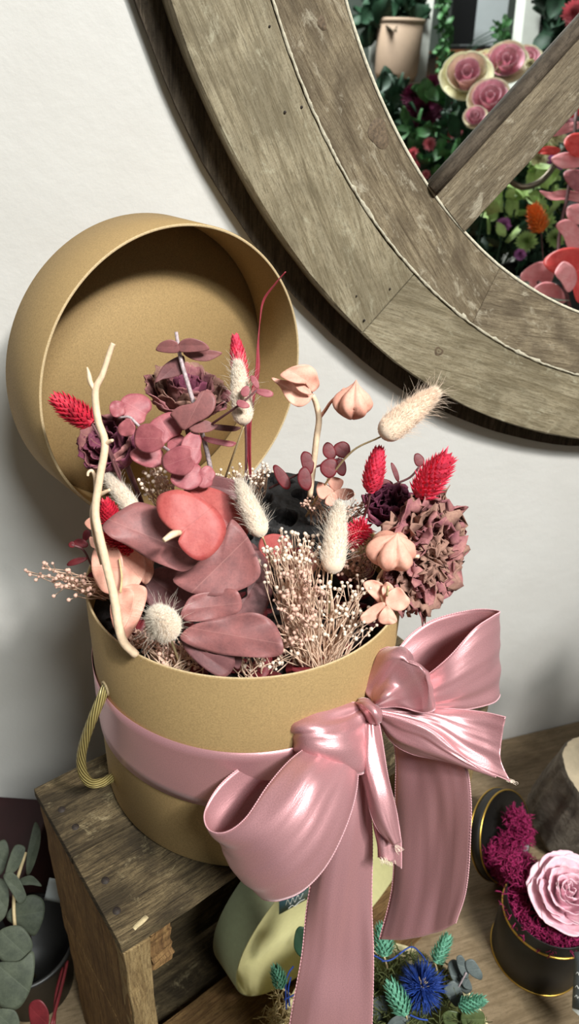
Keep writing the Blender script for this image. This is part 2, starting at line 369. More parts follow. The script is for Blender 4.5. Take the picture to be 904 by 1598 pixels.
# ------------------------------------------------------------------ hare's tail grass, canary grass
def tail(base, tip, wpx, label, foot=None, pts=None, hm='hair', seed=1, awn=1., dens=1., group=None, part_c=None, curve=.002):
    b = W(*base); tp = W(*tip); L = np.linalg.norm(tp-b); ax = (tp-b)/L; R = wpx/2*((base[2]+tip[2])/2)/F; rr = random.Random(seed)
    root = thing('bunny_tail_grass', b, label, 'dried grass', group)
    x, y = perp(ax); mb = MB(); prof = []
    def rad(t):
        s = min(1, t/.2); k = max(0, (t-.25)/.75)
        return R*.84*math.sqrt(max(0, 1-(1-s)**2))*math.sqrt(max(0, 1-k**2.1))*(1.06-.16*t)
    for i in range(25):
        t = i/24; prof.append((max(1e-5, rad(t)*.86), L*(.0+t*.93)))
    lathe(mb, prof, b, ax, 22)
    bend = unit(np.cross(ax, ray(base[0], base[1])))*curve
    def hair(t, th, ln, w, up, mi, sag=0):
        o = x*math.cos(th)+y*math.sin(th); p = b+ax*L*.93*t+o*rad(t)*.8
        d = unit(o*(1-up)+ax*up+V3(rr.uniform(-.25, .25), rr.uniform(-.25, .25), rr.uniform(-.25, .25))*.9); s = unit(np.cross(d, ray(base[0], base[1])+V3(.01, 0, 0)))*w
        m = p+d*ln*.55; e = p+d*ln+V3(rr.uniform(-1, 1), rr.uniform(-1, 1), rr.uniform(-1, 1))*ln*.08-ZUP*sag*ln; q = unit(np.cross(d, s))*w
        mb.add([p-s, p+s, p+q*1.2, m-s*.7, m+s*.7, m+q, e], [(0, 1, 4, 3), (1, 2, 5, 4), (2, 0, 3, 5), (3, 4, 6), (4, 5, 6), (5, 3, 6)], None, mi)
    for i in range(int(4600*dens)):
        t = rr.random()**.9; hair(t, rr.random()*6.283, R*rr.uniform(.18, .44), .00010, .60+.25*rr.random(), 1)
    for i in range(int(170*awn)):
        t = .15+.85*rr.random(); hair(t, rr.random()*6.283, R*rr.uniform(.7, 1.7), .00007, .35+.4*rr.random(), 1, .1)
    mb.build('plume', [M['tail'], M[hm]], root, label=None)
    if foot is not None:
        mb = MB(); P = [foot] + (pts or []) + [base]; tube(mb, crv([W(*p) for p in P], 20), [.0009, .0006], 5); mb.build('stem', M['stem'], root)
    return root
def canary(base, tip, wpx, mat, label, foot=None, pts=None, seed=1, group=None, n=150, burst=.0, sm='stemr', name='canary_grass'):
    b = W(*base); tp = W(*tip); L = np.linalg.norm(tp-b); ax = (tp-b)/L; R = wpx/2*((base[2]+tip[2])/2)/F; rr = random.Random(seed)
    root = thing(name, b, label, 'dried flower', group); x, y = perp(ax); mb = MB()
    def rad(t): return R*.86*math.sin(math.pi*min(.97, .1+t*.82)**.9)**.65
    lathe(mb, [(max(1e-5, rad(i/9)*.72), L*i/9*.93) for i in range(10)], b, ax, 12)
    for i in range(n):
        t = (i+.5)/n; th = i*2.39996; o = x*math.cos(th)+y*math.sin(th); sd = -x*math.sin(th)+y*math.cos(th)
        p = b+ax*L*.90*t+o*rad(t)*.68; up = .52+.36*t-burst; d = unit(o*(1-up)+ax*up); ln = R*.72*rr.uniform(.85, 1.2)*(1+burst); w = R*.19
        nn = unit(np.cross(d, sd))
        m = p+d*ln*.45; e = p+d*ln+V3(rr.uniform(-1, 1), rr.uniform(-1, 1), rr.uniform(-1, 1))*R*.04
        mb.add([p, m-sd*w, m+sd*w, m+nn*w*.55, m-nn*w*.3, e], [(0, 1, 3), (0, 3, 2), (1, 5, 3), (3, 5, 2), (0, 4, 1), (0, 2, 4), (1, 4, 5), (4, 2, 5)])
    mb.build('flower_head', M[mat], root, flat=True)
    if foot is not None:
        mb = MB(); P = [foot]+(pts or [])+[base]; tube(mb, crv([W(*p) for p in P], 16), [.0010, .0008], 5); mb.build('stem', M[sm], root)
    return root
# ------------------------------------------------------------------ bud spray
def foot_in(px, py):
    b = hit(px, py, ZUP, HB-.02); q = b-V3(BX, BY, 0); q[2] = 0; l = np.linalg.norm(q)
    if l > .094: b = b-q*(1-.094/l)
    return b
def spray(base, heads, label, bm='bud', seed=1, br=.0016, group=None, jit=.012, per=3, name='dried_bud_spray', sm='budstem', tw=.00032):
    """base (px,py,d); heads: list of (cx,cy,rx,ry,d,count)"""
    rr = random.Random(seed); b = foot_in(base[0], base[1]); root = thing(name, b, label, 'dried flower', group); ms = MB(); mbb = MB()
    for (cx, cy, rx, ry, d, cnt) in heads:
        for i in range(cnt):
            a = rr.random()*6.283; k = rr.random()**.5; px, py = cx+rx*k*math.cos(a), cy+ry*k*math.sin(a)
            h = W(px, py, d+rr.uniform(-jit, jit)); bb = b+V3(rr.uniform(-1, 1), rr.uniform(-1, 1), 0)*.006
            mid = bb*.45+h*.55+V3(rr.uniform(-1, 1), rr.uniform(-1, 1), rr.uniform(-.5, 1))*.006
            tube(ms, crv([bb, mid, h], 7), [tw*1.5, tw], 4, cap=False)
            for q in range(per):
                e = h+V3(rr.uniform(-1, 1), rr.uniform(-1, 1), rr.uniform(-.6, 1))*.0055 if q else h
                if q: tube(ms, crv([mid*.25+h*.75, e], 3), tw*.8, 3, cap=False)
                ball(mbb, e, br*rr.uniform(.65, 1.15))
    ms.build('stems', M[sm], root, kind='stuff'); mbb.build('buds', M[bm], root, kind='stuff'); return root
def capsule(c, axis, R, Lh, mat, root, lobes=5, tipl=.35, seed=0, twist=.2):
    # papery lantern with ribbed lobes and a pointed end
    mb = MB(); prof = []
    for i in range(22):
        t = i/21; r = R*math.sin(math.pi*min(1, .06+.9*t))**.75
        if t > .86: r *= (1-t)/.14
        prof.append((max(r, 1e-5), Lh*t+(tipl*Lh*max(0, t-.86)/.14)))
    lathe(mb, prof, c, axis, 60, lob=lambda t, v: .60+.42*abs(math.cos(lobes/2*(t+twist*v*2)+seed))**.42+.025*math.sin(13*t+9*v)+.03*math.sin(3*t+5*v+seed))
    return mb.build('papery_husk', mat, root)
# ================================================================== SETTING
def struct(name, mb, m, loc=None, **kw): o = mb.build(name, m, None, loc, **kw); o['kind'] = 'structure'; return o
def slab(c, X, Y, Z, sx, sy, sz):
    mb = MB(); box(mb, c, X, Y, Z, sx, sy, sz); return mb
struct('wall_back', slab(WU*.6+ZUP*.3+WN*(WD+.05), WU, WN, ZUP, 5.2, .1, 3.4), M['wall'], flat=True)
struct('floor', slab(WU*.6+WN*(-1.3)+ZUP*(-1.25), WU, WN, ZUP, 5.2, 5.0, .1), M['floor'], flat=True)
struct('wall_far', slab(WU*.6+WN*(-3.1)+ZUP*.3, WU, WN, ZUP, 5.2, .1, 3.4), simple('far_wall_paint', (92, 100, 92), .8, .15, 3), flat=True)
ct = thing('display_counter', wallp(.3, ZT-.05, .5), 'long brown wood-grain counter top below the white wall', 'counter')
mb = MB(); box(mb, wallp(-.10, ZT-.02, .42), WU, WN, ZUP, 1.78, .838, .04); mb.build('counter_top', M['counter'], ct, flat=True, bevel=.002)
mb = MB(); box(mb, wallp(-.10, ZT-.475, .42), WU, WN, ZUP, 1.70, .76, .85); mb.build('cabinet_body', M['brownwood'], ct, flat=True)
# ================================================================== MIRROR
MU, MV = .6347, .7108; MC = lambda h: wallp(MU, MV, h*MK)
mir = thing('round_mirror', MC(0), 'large round mirror in a thick weathered grey-brown wooden frame on the wall', 'mirror')
def ringpt(r, a, h): return MC(h)+(WU*math.cos(a)+ZUP*math.sin(a))*r*MK
def ringseg(mb, prof, a0, a1, n, uvk, wob=0, mi=0, endcap=True):
    # prof: (r,h) closed loop; uv grain along the mid tangent
    am = (a0+a1)/2; V = []; uv = []; m = len(prof)
    for i in range(n+1):
        a = a0+(a1-a0)*i/n
        for j, (r, h) in enumerate(prof):
            rr = r+wob*noise.noise(Vector((a*9, j*3.1, uvk)))+wob*.5*noise.noise(Vector((a*40, j*3.1, uvk)))
            V.append(ringpt(rr, a, h)); uv.append((rr*math.sin(a-am)+uvk, rr*math.cos(a-am)+h*.7+uvk))
    Fc = [(i*m+j, i*m+(j+1) % m, (i+1)*m+(j+1) % m, (i+1)*m+j) for i in range(n) for j in range(m)]
    Fc += [tuple(range(m))[::-1], tuple(n*m+j for j in range(m))]
    mb.add(V, Fc, uv, mi)
D = math.radians
mb = MB(); ringseg(mb, [(.30, .0), (.5775, .0), (.5775, .009), (.30, .009)], 0, 2*math.pi, 180, .3, .0015); mb.build('backing_ring', M['backring'], mir, flat=True)
for k in range(8):
    a0, a1 = D(-131.4+45*k), D(-131.4+45*(k+1)); g = D(.06)
    mb = MB(); ringseg(mb, [(.4950, .0095), (.5600, .0095), (.5600, .0335), (.5585, .035), (.4950, .036)], a0+g, a1-g, 30, .37*k+.2, .0009)
    o = mb.build('frame_segment', M['frame'], mir, flat=True)
    if k < 8:
        mb = MB(); ringseg(mb, [(.4395, .0095), (.4945, .0095), (.4945, .0365), (.4925, .0375), (.4405, .0232)], a0+g*.5+D(9), a1-g*.5+D(9), 30, .51*k+.1, .0008); mb.build('bevelled_segment', M['bevel'], mir, flat=True)
# chipped pale ridge and inner edge
rr = random.Random(3); mb = MB()
V = []; n = 900; uv = []
for i in range(n):
    a = 2*math.pi*i/n; w = .0002+.0034*max(0, noise.noise(Vector((a*30, 0, 1))))+.0030*max(0, noise.noise(Vector((a*130, 3, 1))))
    o1 = .0006*noise.noise(Vector((a*60, 5, 0)))
    V += [ringpt(.4930-w+o1, a, .0376-w*.25), ringpt(.4938+o1, a, .0379), ringpt(.4944+w*.3+o1, a, .0366)]
mb.add(V, [(i*3+j, i*3+j+1, ((i+1) % n)*3+j+1, ((i+1) % n)*3+j) for i in range(n) for j in range(2)]); mb.build('chipped_ridge', M['crack'], mir)
mb = MB(); ringseg(mb, [(.4380, .0205), (.4402, .0205), (.4402, .0240), (.4380, .0235)], 0, 2*math.pi, 240, .1, .0003); mb.build('inner_lip', M['crack'], mir)
mb = MB(); lathe(mb, [(1e-4, GH), (.444, GH), (.444, .012), (1e-4, .012)], MC(0), -WN, 128, x=WU); mb.build('mirror_glass', M['mirror'], mir, flat=True)
for ang in (-133.4, -43.4):
    a = D(ang); rd = WU*math.cos(a)+ZUP*math.sin(a); tn = WU*-math.sin(a)+ZUP*math.cos(a)
    nm = 'crossbar'; t0 = MC(0)
    mb = MB(); V = []; uv = []; prof = [(-.011, .0205), (-.0105, .0218), (.003, .0245), (.031, .0247), (.0325, .0238), (.033, .0205)]; ns = 40
    for i in range(ns+1):
        x = -.4435+.887*i/ns
        for (tt, hh) in prof: V.append(MC(hh+.0003*noise.noise(Vector((x*60, tt*90, 0))))+rd*x+tn*(tt+.0008*noise.noise(Vector((x*30, tt*400, 2))))); uv.append((x, tt*1.2))
    m_ = len(prof); mb.add(V, [(i*m_+k, i*m_+(k+1) % m_, (i+1)*m_+(k+1) % m_, (i+1)*m_+k) for i in range(ns) for k in range(m_)]+[tuple(range(m_))[::-1], tuple(ns*m_+k for k in range(m_))], uv)
    cb = mb.build(nm, M['bevel'], mir, flat=True)
    mb = MB(); tube(mb, [MC(.0232)-tn*.0172+rd*k for k in np.linspace(-.444, .444, 30)], .0062, 12); mb.build('bead_strip', M['backring'], cb)
    if ang < -90:
        mb = MB()
        for (r_, t_) in ((-.355, .017), (-.349, .0205)):
            cc = MC(.0248)+rd*r_+tn*t_; lathe(mb, [(.0005, .0006), (.0035, .0006), (.0040, -.002)], cc, -WN, 18)
        mb.build('chipped_patch', M['crack'], cb)
# nail holes and the odd flake on the frame face
for px, py in ((421, 41), (471, 167), (609, 451), (569, 500), (445, 175), (557, 462)):
    mb = MB(); p = hit(px, py, WN, WD-.0362*MK); q_ = rr.uniform(.0006, .0012); lathe(mb, [(1e-4, .0004), (q_, .0004), (q_*1.1, -.0006)], p, -WN, 10)
    mb.build('nail_hole', M['iron'], mir)
M['knot'] = simple('dark_wood_knot', (96, 80, 62), .8, .45, 420, .8)
for px, py, kr in ((685, 548, .0050), (592, 208, .0085), (503, 36, .0035)):
    p = hit(px, py, WN, WD-.0352*MK); q = p-MC(0); q = q-WN*(q@WN); rr_ = np.linalg.norm(q)/MK
    hh = .0352 if rr_ > .4945 else .0232+(rr_-.4405)*.275+.0001; p = hit(px, py, WN, WD-hh*MK); q = unit(p-MC(hh)); nn = -WN if rr_ > .4945 else unit(-WN-q*.275)
    tg_ = unit(np.cross(nn, q)); mb = MB(); lathe(mb, [(1e-4, .0003), (kr*.35, .0002), (kr*.5, .0005), (kr*.8, .0002), (kr, -.0004)], p, nn, 40, x=tg_, lob=lambda t, v: 1+.35*math.cos(t)**2+.12*math.sin(3*t+px))
    mb.build('wood_knot', M['knot'], mir)
# ================================================================== CRATE
cr_ = thing('wooden_crate', crp(.179, .074, ZT), 'old dirty wooden crate standing on the counter under the open hat box', 'crate')
def plank(name, c, X, Y, Z, sx, sy, sz, m, jit=.0008, par=None, seg=14):
    mb = MB(); box(mb, c, X, Y, Z, sx, sy, sz, jit, 0, seg); return mb.build(name, m, par or cr_, flat=True, bevel=.0008)
tk = .010
for v0, v1 in ((0, .0755), (.0765, .148)):
    tp_ = plank('top_plank', crp(.179, (v0+v1)/2, -tk/2), CU, CV, ZUP, .360, v1-v0, tk, M['crate'])
    for u in (.009, .349):
        for v in ((.022, .046) if v0 == 0 else (.097, .117)):
            mb = MB(); lathe(mb, [(1e-4, .0009), (.0026, .0006), (.0031, -.001)], crp(u+rr.uniform(-.002, .002), v, 0.0002), ZUP, 14); mb.build('nail', M['iron'], tp_)
mb = MB(); box(mb, crp(.016, .0060, .0001), unit(CU+CV*.25), unit(CV-CU*.25), ZUP, .011, .0035, .0006, .0004, 0, 3); mb.build('pale_chip', simple('chipped_wood', (190, 172, 132), .8, .2, 400), cr_)
for u in (.0065, .3515):
    for z0, z1 in ((-.011, -.150), (-.154, ZT)):
        plank('end_board', crp(u, .074, (z0+z1)/2), ZUP, CV, CU, z0-z1, .142, .012, M['crate2'], .0006)
for u in (.0095, .3485):
    plank('corner_post', crp(u, .0065, (-.0115+ZT)/2), ZUP, CU, CV, -.0115-ZT, .018, .013, M['crate3'])
plank('corner_block', crp(.0275, .020, -.034), ZUP, CU, CV, .046, .0165, .034, M['crate2'], .0015)
plank('corner_block', crp(.3305, .020, -.034), ZUP, CU, CV, .046, .0165, .034, M['crate2'], .0015)
plank('bottom_board', crp(.179, .041, ZT+.0165), CU, CV, ZUP, .330, .080, .033, M['crate2'])
plank('bottom_board', crp(.179, .115, ZT+.006), CU, CV, ZUP, .330, .062, .012, M['crate'])
plank('back_board', crp(.179, .141, -.075), CU, ZUP, CV, .332, .10, .010, M['crate2'])
plank('back_board', crp(.179, .141, -.24), CU, ZUP, CV, .332, .15, .010, M['crate'])
plank('front_rail', crp(.179, .058, -.0165), CU, CV, ZUP, .30, .022, .011, M['crate2'])
# ================================================================== HAT BOX
hb = thing('hat_box', V3(BX, BY, 0), 'open round kraft cardboard hat box with cord handle, full of dried flowers', 'box')
c0 = V3(BX, BY, 0)
mb = MB(); lathe(mb, [(1e-4, .0008), (.1055, .0008), (.1085, .0015), (.11, .004), (.11, HB-.0008), (.1095, HB), (.1083, HB), (.1078, HB-.0008), (.1078, .004), (1e-4, .004)], c0, ZUP, 160)
mb.build('box_body', M['kraft'], hb)
mb = MB(); lathe(mb, [(.1096, HB+.0001), (.1090, HB+.0007), (.1084, HB+.0001)], c0, ZUP, 160); mb.build('cut_rim', M['kraft_edge'], hb)
mb = MB(); lathe(mb, [(1e-4, HB-.024), (.06, HB-.022), (.1074, HB-.028), (.1074, HB-.04), (1e-4, HB-.04)], c0, ZUP, 90); mb.build('dark_lining', M['soil'], hb, kind=None)
hp = cylhit(165, 1074, .11); he = cylhit(176, 1213, .11)
mb = MB(); pts = [hp+unit(c0-hp)*V3(.004, .004, 0), hp, W(158, 1090, .490), W(146, 1118, .492), W(134, 1150, .502), W(127, 1180, .514), W(129, 1205, .525), W(140, 1221, .534), W(157, 1222, .54), W(176, 1213, .549)]
tube(mb, crv(pts, 50), .0034, 12); mb.build('cord_handle', M['rope'], hb)
mb = MB(); o = unit(hp-c0-ZUP*(hp-c0)[2]); lathe(mb, [(.0036, .001), (.0050, .0014), (.0054, .0)], hp-o*.0002, o, 20); mb.build('handle_eyelet', M['kraft_edge'], hb)
# lid, propped on the back of the rim against the wall
LC = V3(-.0825, .5271, .2747); LTH, LPH, LR, LD = .7315, .0144, .1145, .0546
LA = V3(math.cos(LPH)*math.sin(LTH), -math.cos(LPH)*math.cos(LTH), math.sin(LPH))
lid = thing('kraft_lid', LC-LA*LD-ZUP*.1125, 'round kraft cardboard lid standing open behind the dried flowers against the wall', 'lid')
mb = MB(); B0 = LC-LA*LD
lathe(mb, [(.1125, .002), (.1138, 0), (LR, .001), (LR, LD-.0006), (LR-.0005, LD), (LR-.0018, LD), (LR-.0023, LD-.0006), (LR-.0023, .003)], B0, LA, 160); mb.build('lid_side', M['kraft'], lid)
mb = MB(); lathe(mb, [(1e-4, 0), (.1132, 0), (.1132, .0025), (1e-4, .0025)], B0, LA, 160); mb.build('lid_top', M['kraft'], lid)
mb = MB(); lathe(mb, [(LR-.0003, LD), (LR-.0011, LD+.0006), (LR-.0020, LD)], B0, LA, 160); mb.build('cut_rim', M['kraft_edge'], lid)
# ================================================================== RIBBON AND BOW
KN = cylhit(573, 1108, .1125); dk = depth(KN)-.006
bow = thing('satin_ribbon_bow', KN, 'dusty rose satin ribbon tied round the kraft hat box in a big bow', 'ribbon')
mb = MB(); n = 160; V = []; uv = []
for i in range(n+1):
    t = 2*math.pi*i/n; 
    for j, zz in enumerate(np.linspace(.0655, .1185, 7)):
        w = .0004*math.sin(t*7+j); r = .1113+w*.5
        V.append(V3(BX+r*math.cos(t), BY+r*math.sin(t), zz+.0008*math.sin(t*3+1))); uv.append((t*.11, j*.008))
mb.add(V, [(i*7+j, i*7+j+1, (i+1)*7+j+1, (i+1)*7+j) for i in range(n) for j in range(6)], uv); mb.build('ribbon_band', M['satin'], bow, solid=.0004)
def edge(G, j, name, par, r=.00042):
    mb = MB(); P = G[:, j]; L = len(P); Q = crv(P, L*5)
    R = [r*(1+.45*math.sin(i*1.9)) for i in range(len(Q))]; tube(mb, Q, R, 5); mb.build(name, M['satin_edge'], par)
def sheet(name, rows, nu=60, nv=26, edges=(0, -1), par=None, fold=.0034):
    G = patch(MB(), rows, nu, nv); mb = MB(); sheet.k = getattr(sheet, 'k', 0)+1
    Nn = np.cross(np.gradient(G, axis=0), np.gradient(G, axis=1)); Nn /= np.linalg.norm(Nn, axis=2)[..., None]+1e-9
    for i in range(nu):
        for j in range(nv):
            vv = j/(nv-1); uu = i/(nu-1); pin = math.sin(math.pi*min(1, max(0, uu)))
            q = Vector((vv*3.2+sheet.k*7, uu*1.7, sheet.k*3.3)); q2 = Vector((vv*9+sheet.k*5, uu*3.2, sheet.k))
            G[i, j] += Nn[i, j]*(fold*noise.noise(q)*(.4+.6*pin)+fold*.28*noise.noise(q2))
    grid(mb, G); o = mb.build(name, M['satin'], par or bow, solid=.0004)
    for e in edges: edge(G, e, 'stitched_edge', o)
    return G, o
d = dk
# rows run from the knot outwards and back
sheet('bow_loop', [  # large upper right loop
    [(590, 1092, d+.018), (592, 1098, d+.018), (594, 1104, d+.018), (596, 1110, d+.018)],
    [(622, 1014, d+.030), (650, 1040, d+.034), (665, 1065, d+.036), (680, 1090, d+.036)],
    [(668, 972, d+.036), (700, 1010, d+.042), (715, 1045, d+.044), (730, 1085, d+.044)],
    [(735, 953, d+.034), (752, 995, d+.038), (760, 1040, d+.040), (768, 1086, d+.040)],
    [(777, 954, d+.022), (780, 1000, d+.026), (781, 1042, d+.028), (781, 1084, d+.028)],
    [(770, 962, d+.008), (777, 1010, d+.012), (776, 1052, d+.014), (771, 1097, d+.014)],
    [(742, 982, d-.004), (757, 1025, d-.001), (752, 1068, d+.002), (730, 1107, d+.004)],
    [(700, 1026, d-.006), (712, 1055, d-.008), (708, 1085, d-.004), (690, 1106, d+.000)],
    [(655, 1062, d+.002), (660, 1080, d-.002), (655, 1095, d-.001), (650, 1107, d+.002)],
    [(600, 1098, d+.008), (601, 1102, d+.007), (600, 1106, d+.008), (600, 1110, d+.008)]], 110, 26)
sheet('bow_loop', [  # large lower left loop
    [(562, 1112, d+.012), (562, 1120, d+.012), (562, 1128, d+.012), (562, 1138, d+.012)],
    [(505, 1152, d+.004), (510, 1175, d+.006), (516, 1200, d+.008), (522, 1225, d+.010)],
    [(455, 1164, d-.008), (458, 1210, d-.004), (470, 1255, d+.000), (485, 1295, d+.004)],
    [(395, 1185, d-.014), (402, 1240, d-.010), (425, 1300, d-.006), (455, 1350, d-.002)],
    [(345, 1222, d-.020), (360, 1275, d-.018), (385, 1330, d-.014), (425, 1392, d-.010)],
    [(319, 1266, d-.030), (336, 1305, d-.030), (362, 1350, d-.028), (405, 1402, d-.026)],
    [(325, 1294, d-.042), (350, 1330, d-.042), (378, 1370, d-.040), (412, 1409, d-.038)],
    [(352, 1298, d-.052), (378, 1335, d-.054), (405, 1372, d-.052), (436, 1409, d-.048)],
    [(385, 1276, d-.054), (418, 1316, d-.062), (445, 1350, d-.060), (474, 1392, d-.052)],
    [(420, 1226, d-.046), (460, 1268, d-.060), (488, 1305, d-.058), (512, 1350, d-.050)],
    [(455, 1186, d-.036), (492, 1215, d-.050), (518, 1250, d-.048), (541, 1290, d-.042)],
    [(490, 1160, d-.024), (520, 1178, d-.030), (540, 1205, d-.034), (556, 1236, d-.028)],
    [(535, 1132, d-.012), (545, 1145, d-.015), (553, 1160, d-.015), (560, 1185, d-.014)],
    [(563, 1112, d-.004), (565, 1120, d-.005), (567, 1128, d-.005), (569, 1136, d-.004)]], 130, 28)
sheet('hanging_tail', [  # long front tail
    [(560, 1120, d-.004), (566, 1122, d-.006), (572, 1125, d-.005), (576, 1130, d-.003)],
    [(530, 1210, d-.006), (545, 1212, d-.012), (562, 1215, d-.008), (572, 1220, d-.003)],
    [(502, 1300, d-.004), (528, 1302, d-.012), (556, 1300, d-.010), (577, 1300, d+.002)],
    [(480, 1400, d+.006), (510, 1402, d-.004), (548, 1402, d+.000), (579, 1400, d+.008)],
    [(471, 1490, d+.012), (500, 1492, d+.008), (540, 1492, d+.012), (583, 1490, d+.012)],
    [(454, 1585, d+.022), (486, 1585, d+.012), (534, 1585, d+.016), (581, 1585, d+.022)],
    [(440, 1680, d+.030), (478, 1680, d+.024), (528, 1680, d+.030), (577, 1680, d+.030)]], 70, 26)
sheet('hanging_tail', [  # wide shaded tail behind
    [(600, 1118, d+.020), (615, 1120, d+.014), (640, 1122, d+.006), (660, 1125, d+.000)],
    [(618, 1170, d+.030), (650, 1172, d+.018), (685, 1176, d+.004), (718, 1180, d-.008)],
    [(618, 1240, d+.038), (655, 1240, d+.022), (695, 1240, d+.008), (733, 1240, d-.004)],
    [(616, 1320, d+.050), (655, 1320, d+.034), (695, 1320, d+.020), (733, 1322, d+.006)],
    [(610, 1390, d+.058), (650, 1392, d+.042), (690, 1392, d+.028), (727, 1392, d+.014)],
    [(592, 1466, d+.064), (632, 1466, d+.048), (680, 1456, d+.034), (712, 1440, d+.022)]], 60, 24, (0, -1))
sheet('bow_tail', [  # upper right tail, face panel
    [(586, 1104, d-.004), (588, 1107, d-.005), (590, 1110, d-.006), (592, 1113, d-.006)],
    [(630, 1104, d+.000), (634, 1110, d-.003), (638, 1116, d-.006), (642, 1123, d-.009)],
    [(676, 1104, d+.000), (680, 1117, d-.005), (682, 1132, d-.008), (684, 1147, d-.012)],
    [(720, 1107, d-.002), (722, 1131, d-.006), (722, 1156, d-.010), (722, 1181, d-.015)],
    [(758, 1112, d-.008), (758, 1142, d-.010), (760, 1172, d-.014), (762, 1204, d-.018)],
    [(790, 1119, d-.016), (784, 1150, d-.016), (782, 1186, d-.018), (797, 1219, d-.022)]], 60, 24)
sheet('bow_tail', [  # the same tail's folded under side
    [(586, 1112, d-.008), (588, 1116, d-.004), (590, 1120, d-.001), (592, 1126, d+.002)],
    [(630, 1121, d-.010), (622, 1137, d-.008), (614, 1150, d-.002), (612, 1158, d+.004)],
    [(668, 1137, d-.012), (660, 1152, d-.012), (650, 1166, d-.006), (643, 1176, d+.002)],
    [(700, 1163, d-.014), (692, 1172, d-.014), (684, 1180, d-.009), (678, 1184, d-.001)],
    [(738, 1191, d-.017), (732, 1194, d-.017), (726, 1196, d-.013), (722, 1194, d-.006)],
    [(775, 1212, d-.020), (773, 1212, d-.020), (770, 1211, d-.018), (768, 1210, d-.016)]], 50, 20, (0, -1))
sheet('bow_loop', [  # small upper loop
    [(578, 1093, d-.002), (581, 1096, d-.008), (585, 1099, d-.010), (588, 1103, d-.006)],
    [(566, 1074, d+.001), (585, 1078, d-.006), (602, 1088, d-.020), (616, 1104, d-.006)],
    [(573, 1046, d-.002), (606, 1048, d-.018), (626, 1072, d-.014), (644, 1112, d-.012)],
    [(587, 1020, d-.006), (622, 1028, d-.026), (650, 1058, d-.022), (662, 1114, d-.016)],
    [(606, 1009, d-.002), (640, 1022, d-.020), (668, 1052, d-.026), (676, 1108, d-.014)],
    [(612, 1012, d+.010), (645, 1026, d+.006), (672, 1060, d+.004), (672, 1104, d+.004)],
    [(604, 1030, d+.018), (630, 1050, d+.018), (650, 1075, d+.016), (650, 1100, d+.012)],
    [(580, 1094, d+.010), (586, 1098, d+.010), (592, 1102, d+.010), (596, 1106, d+.010)]], 90, 26, fold=.0062)
sheet('bow_loop', [  # small left loop
    [(566, 1098, d-.006), (569, 1105, d-.010), (572, 1112, d-.010), (574, 1119, d-.004)],
    [(545, 1098, d-.008), (548, 1116, d-.016), (562, 1140, d-.014), (575, 1168, d-.010)],
    [(515, 1099, d-.012), (522, 1122, d-.024), (540, 1158, d-.030), (566, 1205, d-.018)],
    [(488, 1101, d-.014), (492, 1128, d-.032), (508, 1160, d-.036), (535, 1199, d-.024)],
    [(462, 1112, d-.012), (462, 1134, d-.030), (474, 1158, d-.034), (497, 1186, d-.024)],
    [(448, 1126, d-.004), (446, 1140, d-.014), (456, 1158, d-.018), (472, 1173, d-.014)],
    [(458, 1124, d+.006), (458, 1140, d+.002), (468, 1156, d+.000), (484, 1172, d+.000)],
    [(520, 1106, d+.008), (525, 1125, d+.008), (540, 1150, d+.006), (566, 1188, d+.002)],
    [(566, 1100, d+.002), (569, 1106, d+.002), (573, 1114, d+.001), (578, 1124, d-.002)]], 100, 26, fold=.0055)
sheet('short_tail', [  # short middle tail, upper layer
    [(566, 1125, d-.009), (574, 1126, d-.012), (582, 1126, d-.012), (592, 1126, d-.008)],
    [(561, 1190, d-.014), (574, 1182, d-.020), (588, 1172, d-.018), (601, 1164, d-.012)],
    [(572, 1246, d-.018), (584, 1236, d-.026), (598, 1226, d-.024), (610, 1218, d-.016)],
    [(590, 1290, d-.022), (600, 1282, d-.028), (610, 1274, d-.026), (619, 1268, d-.018)],
    [(614, 1318, d-.024), (618, 1318, d-.028), (622, 1316, d-.026), (627, 1314, d-.020)]], 50, 18)
sheet('short_tail', [
    [(572, 1200, d-.010), (580, 1200, d-.012), (590, 1205, d-.012), (600, 1210, d-.010)],
    [(580, 1260, d-.012), (590, 1262, d-.015), (602, 1265, d-.015), (614, 1268, d-.012)],
    [(586, 1305, d-.014), (598, 1308, d-.018), (612, 1310, d-.017), (625, 1312, d-.014)],
    [(590, 1338, d-.014), (602, 1342, d-.020), (616, 1348, d-.018), (627, 1355, d-.010)]], 40, 16)
mb = MB()   # frayed threads
for (bx_, by_, ex, ey, nn) in ((590, 1338, 4, 9, 16), (603, 1342, 3, 9, 8), (614, 1318, 12, 14, 8), (790, 1216, 12, 6, 10)):
    for i in range(nn):
        a = bx_+rr.uniform(0, 14 if ex != 12 else 8); b_ = by_+rr.uniform(-1, 3)
        dd = d-.022; tube(mb, crv([W(a, b_, dd), W(a+rr.uniform(0, ex), b_+ey*.5, dd), W(a+rr.uniform(-2, ex), b_+ey*rr.uniform(.5, 1.2), dd)], 5), .00013, 4)
mb.build('frayed_threads', M['bud'], bow)
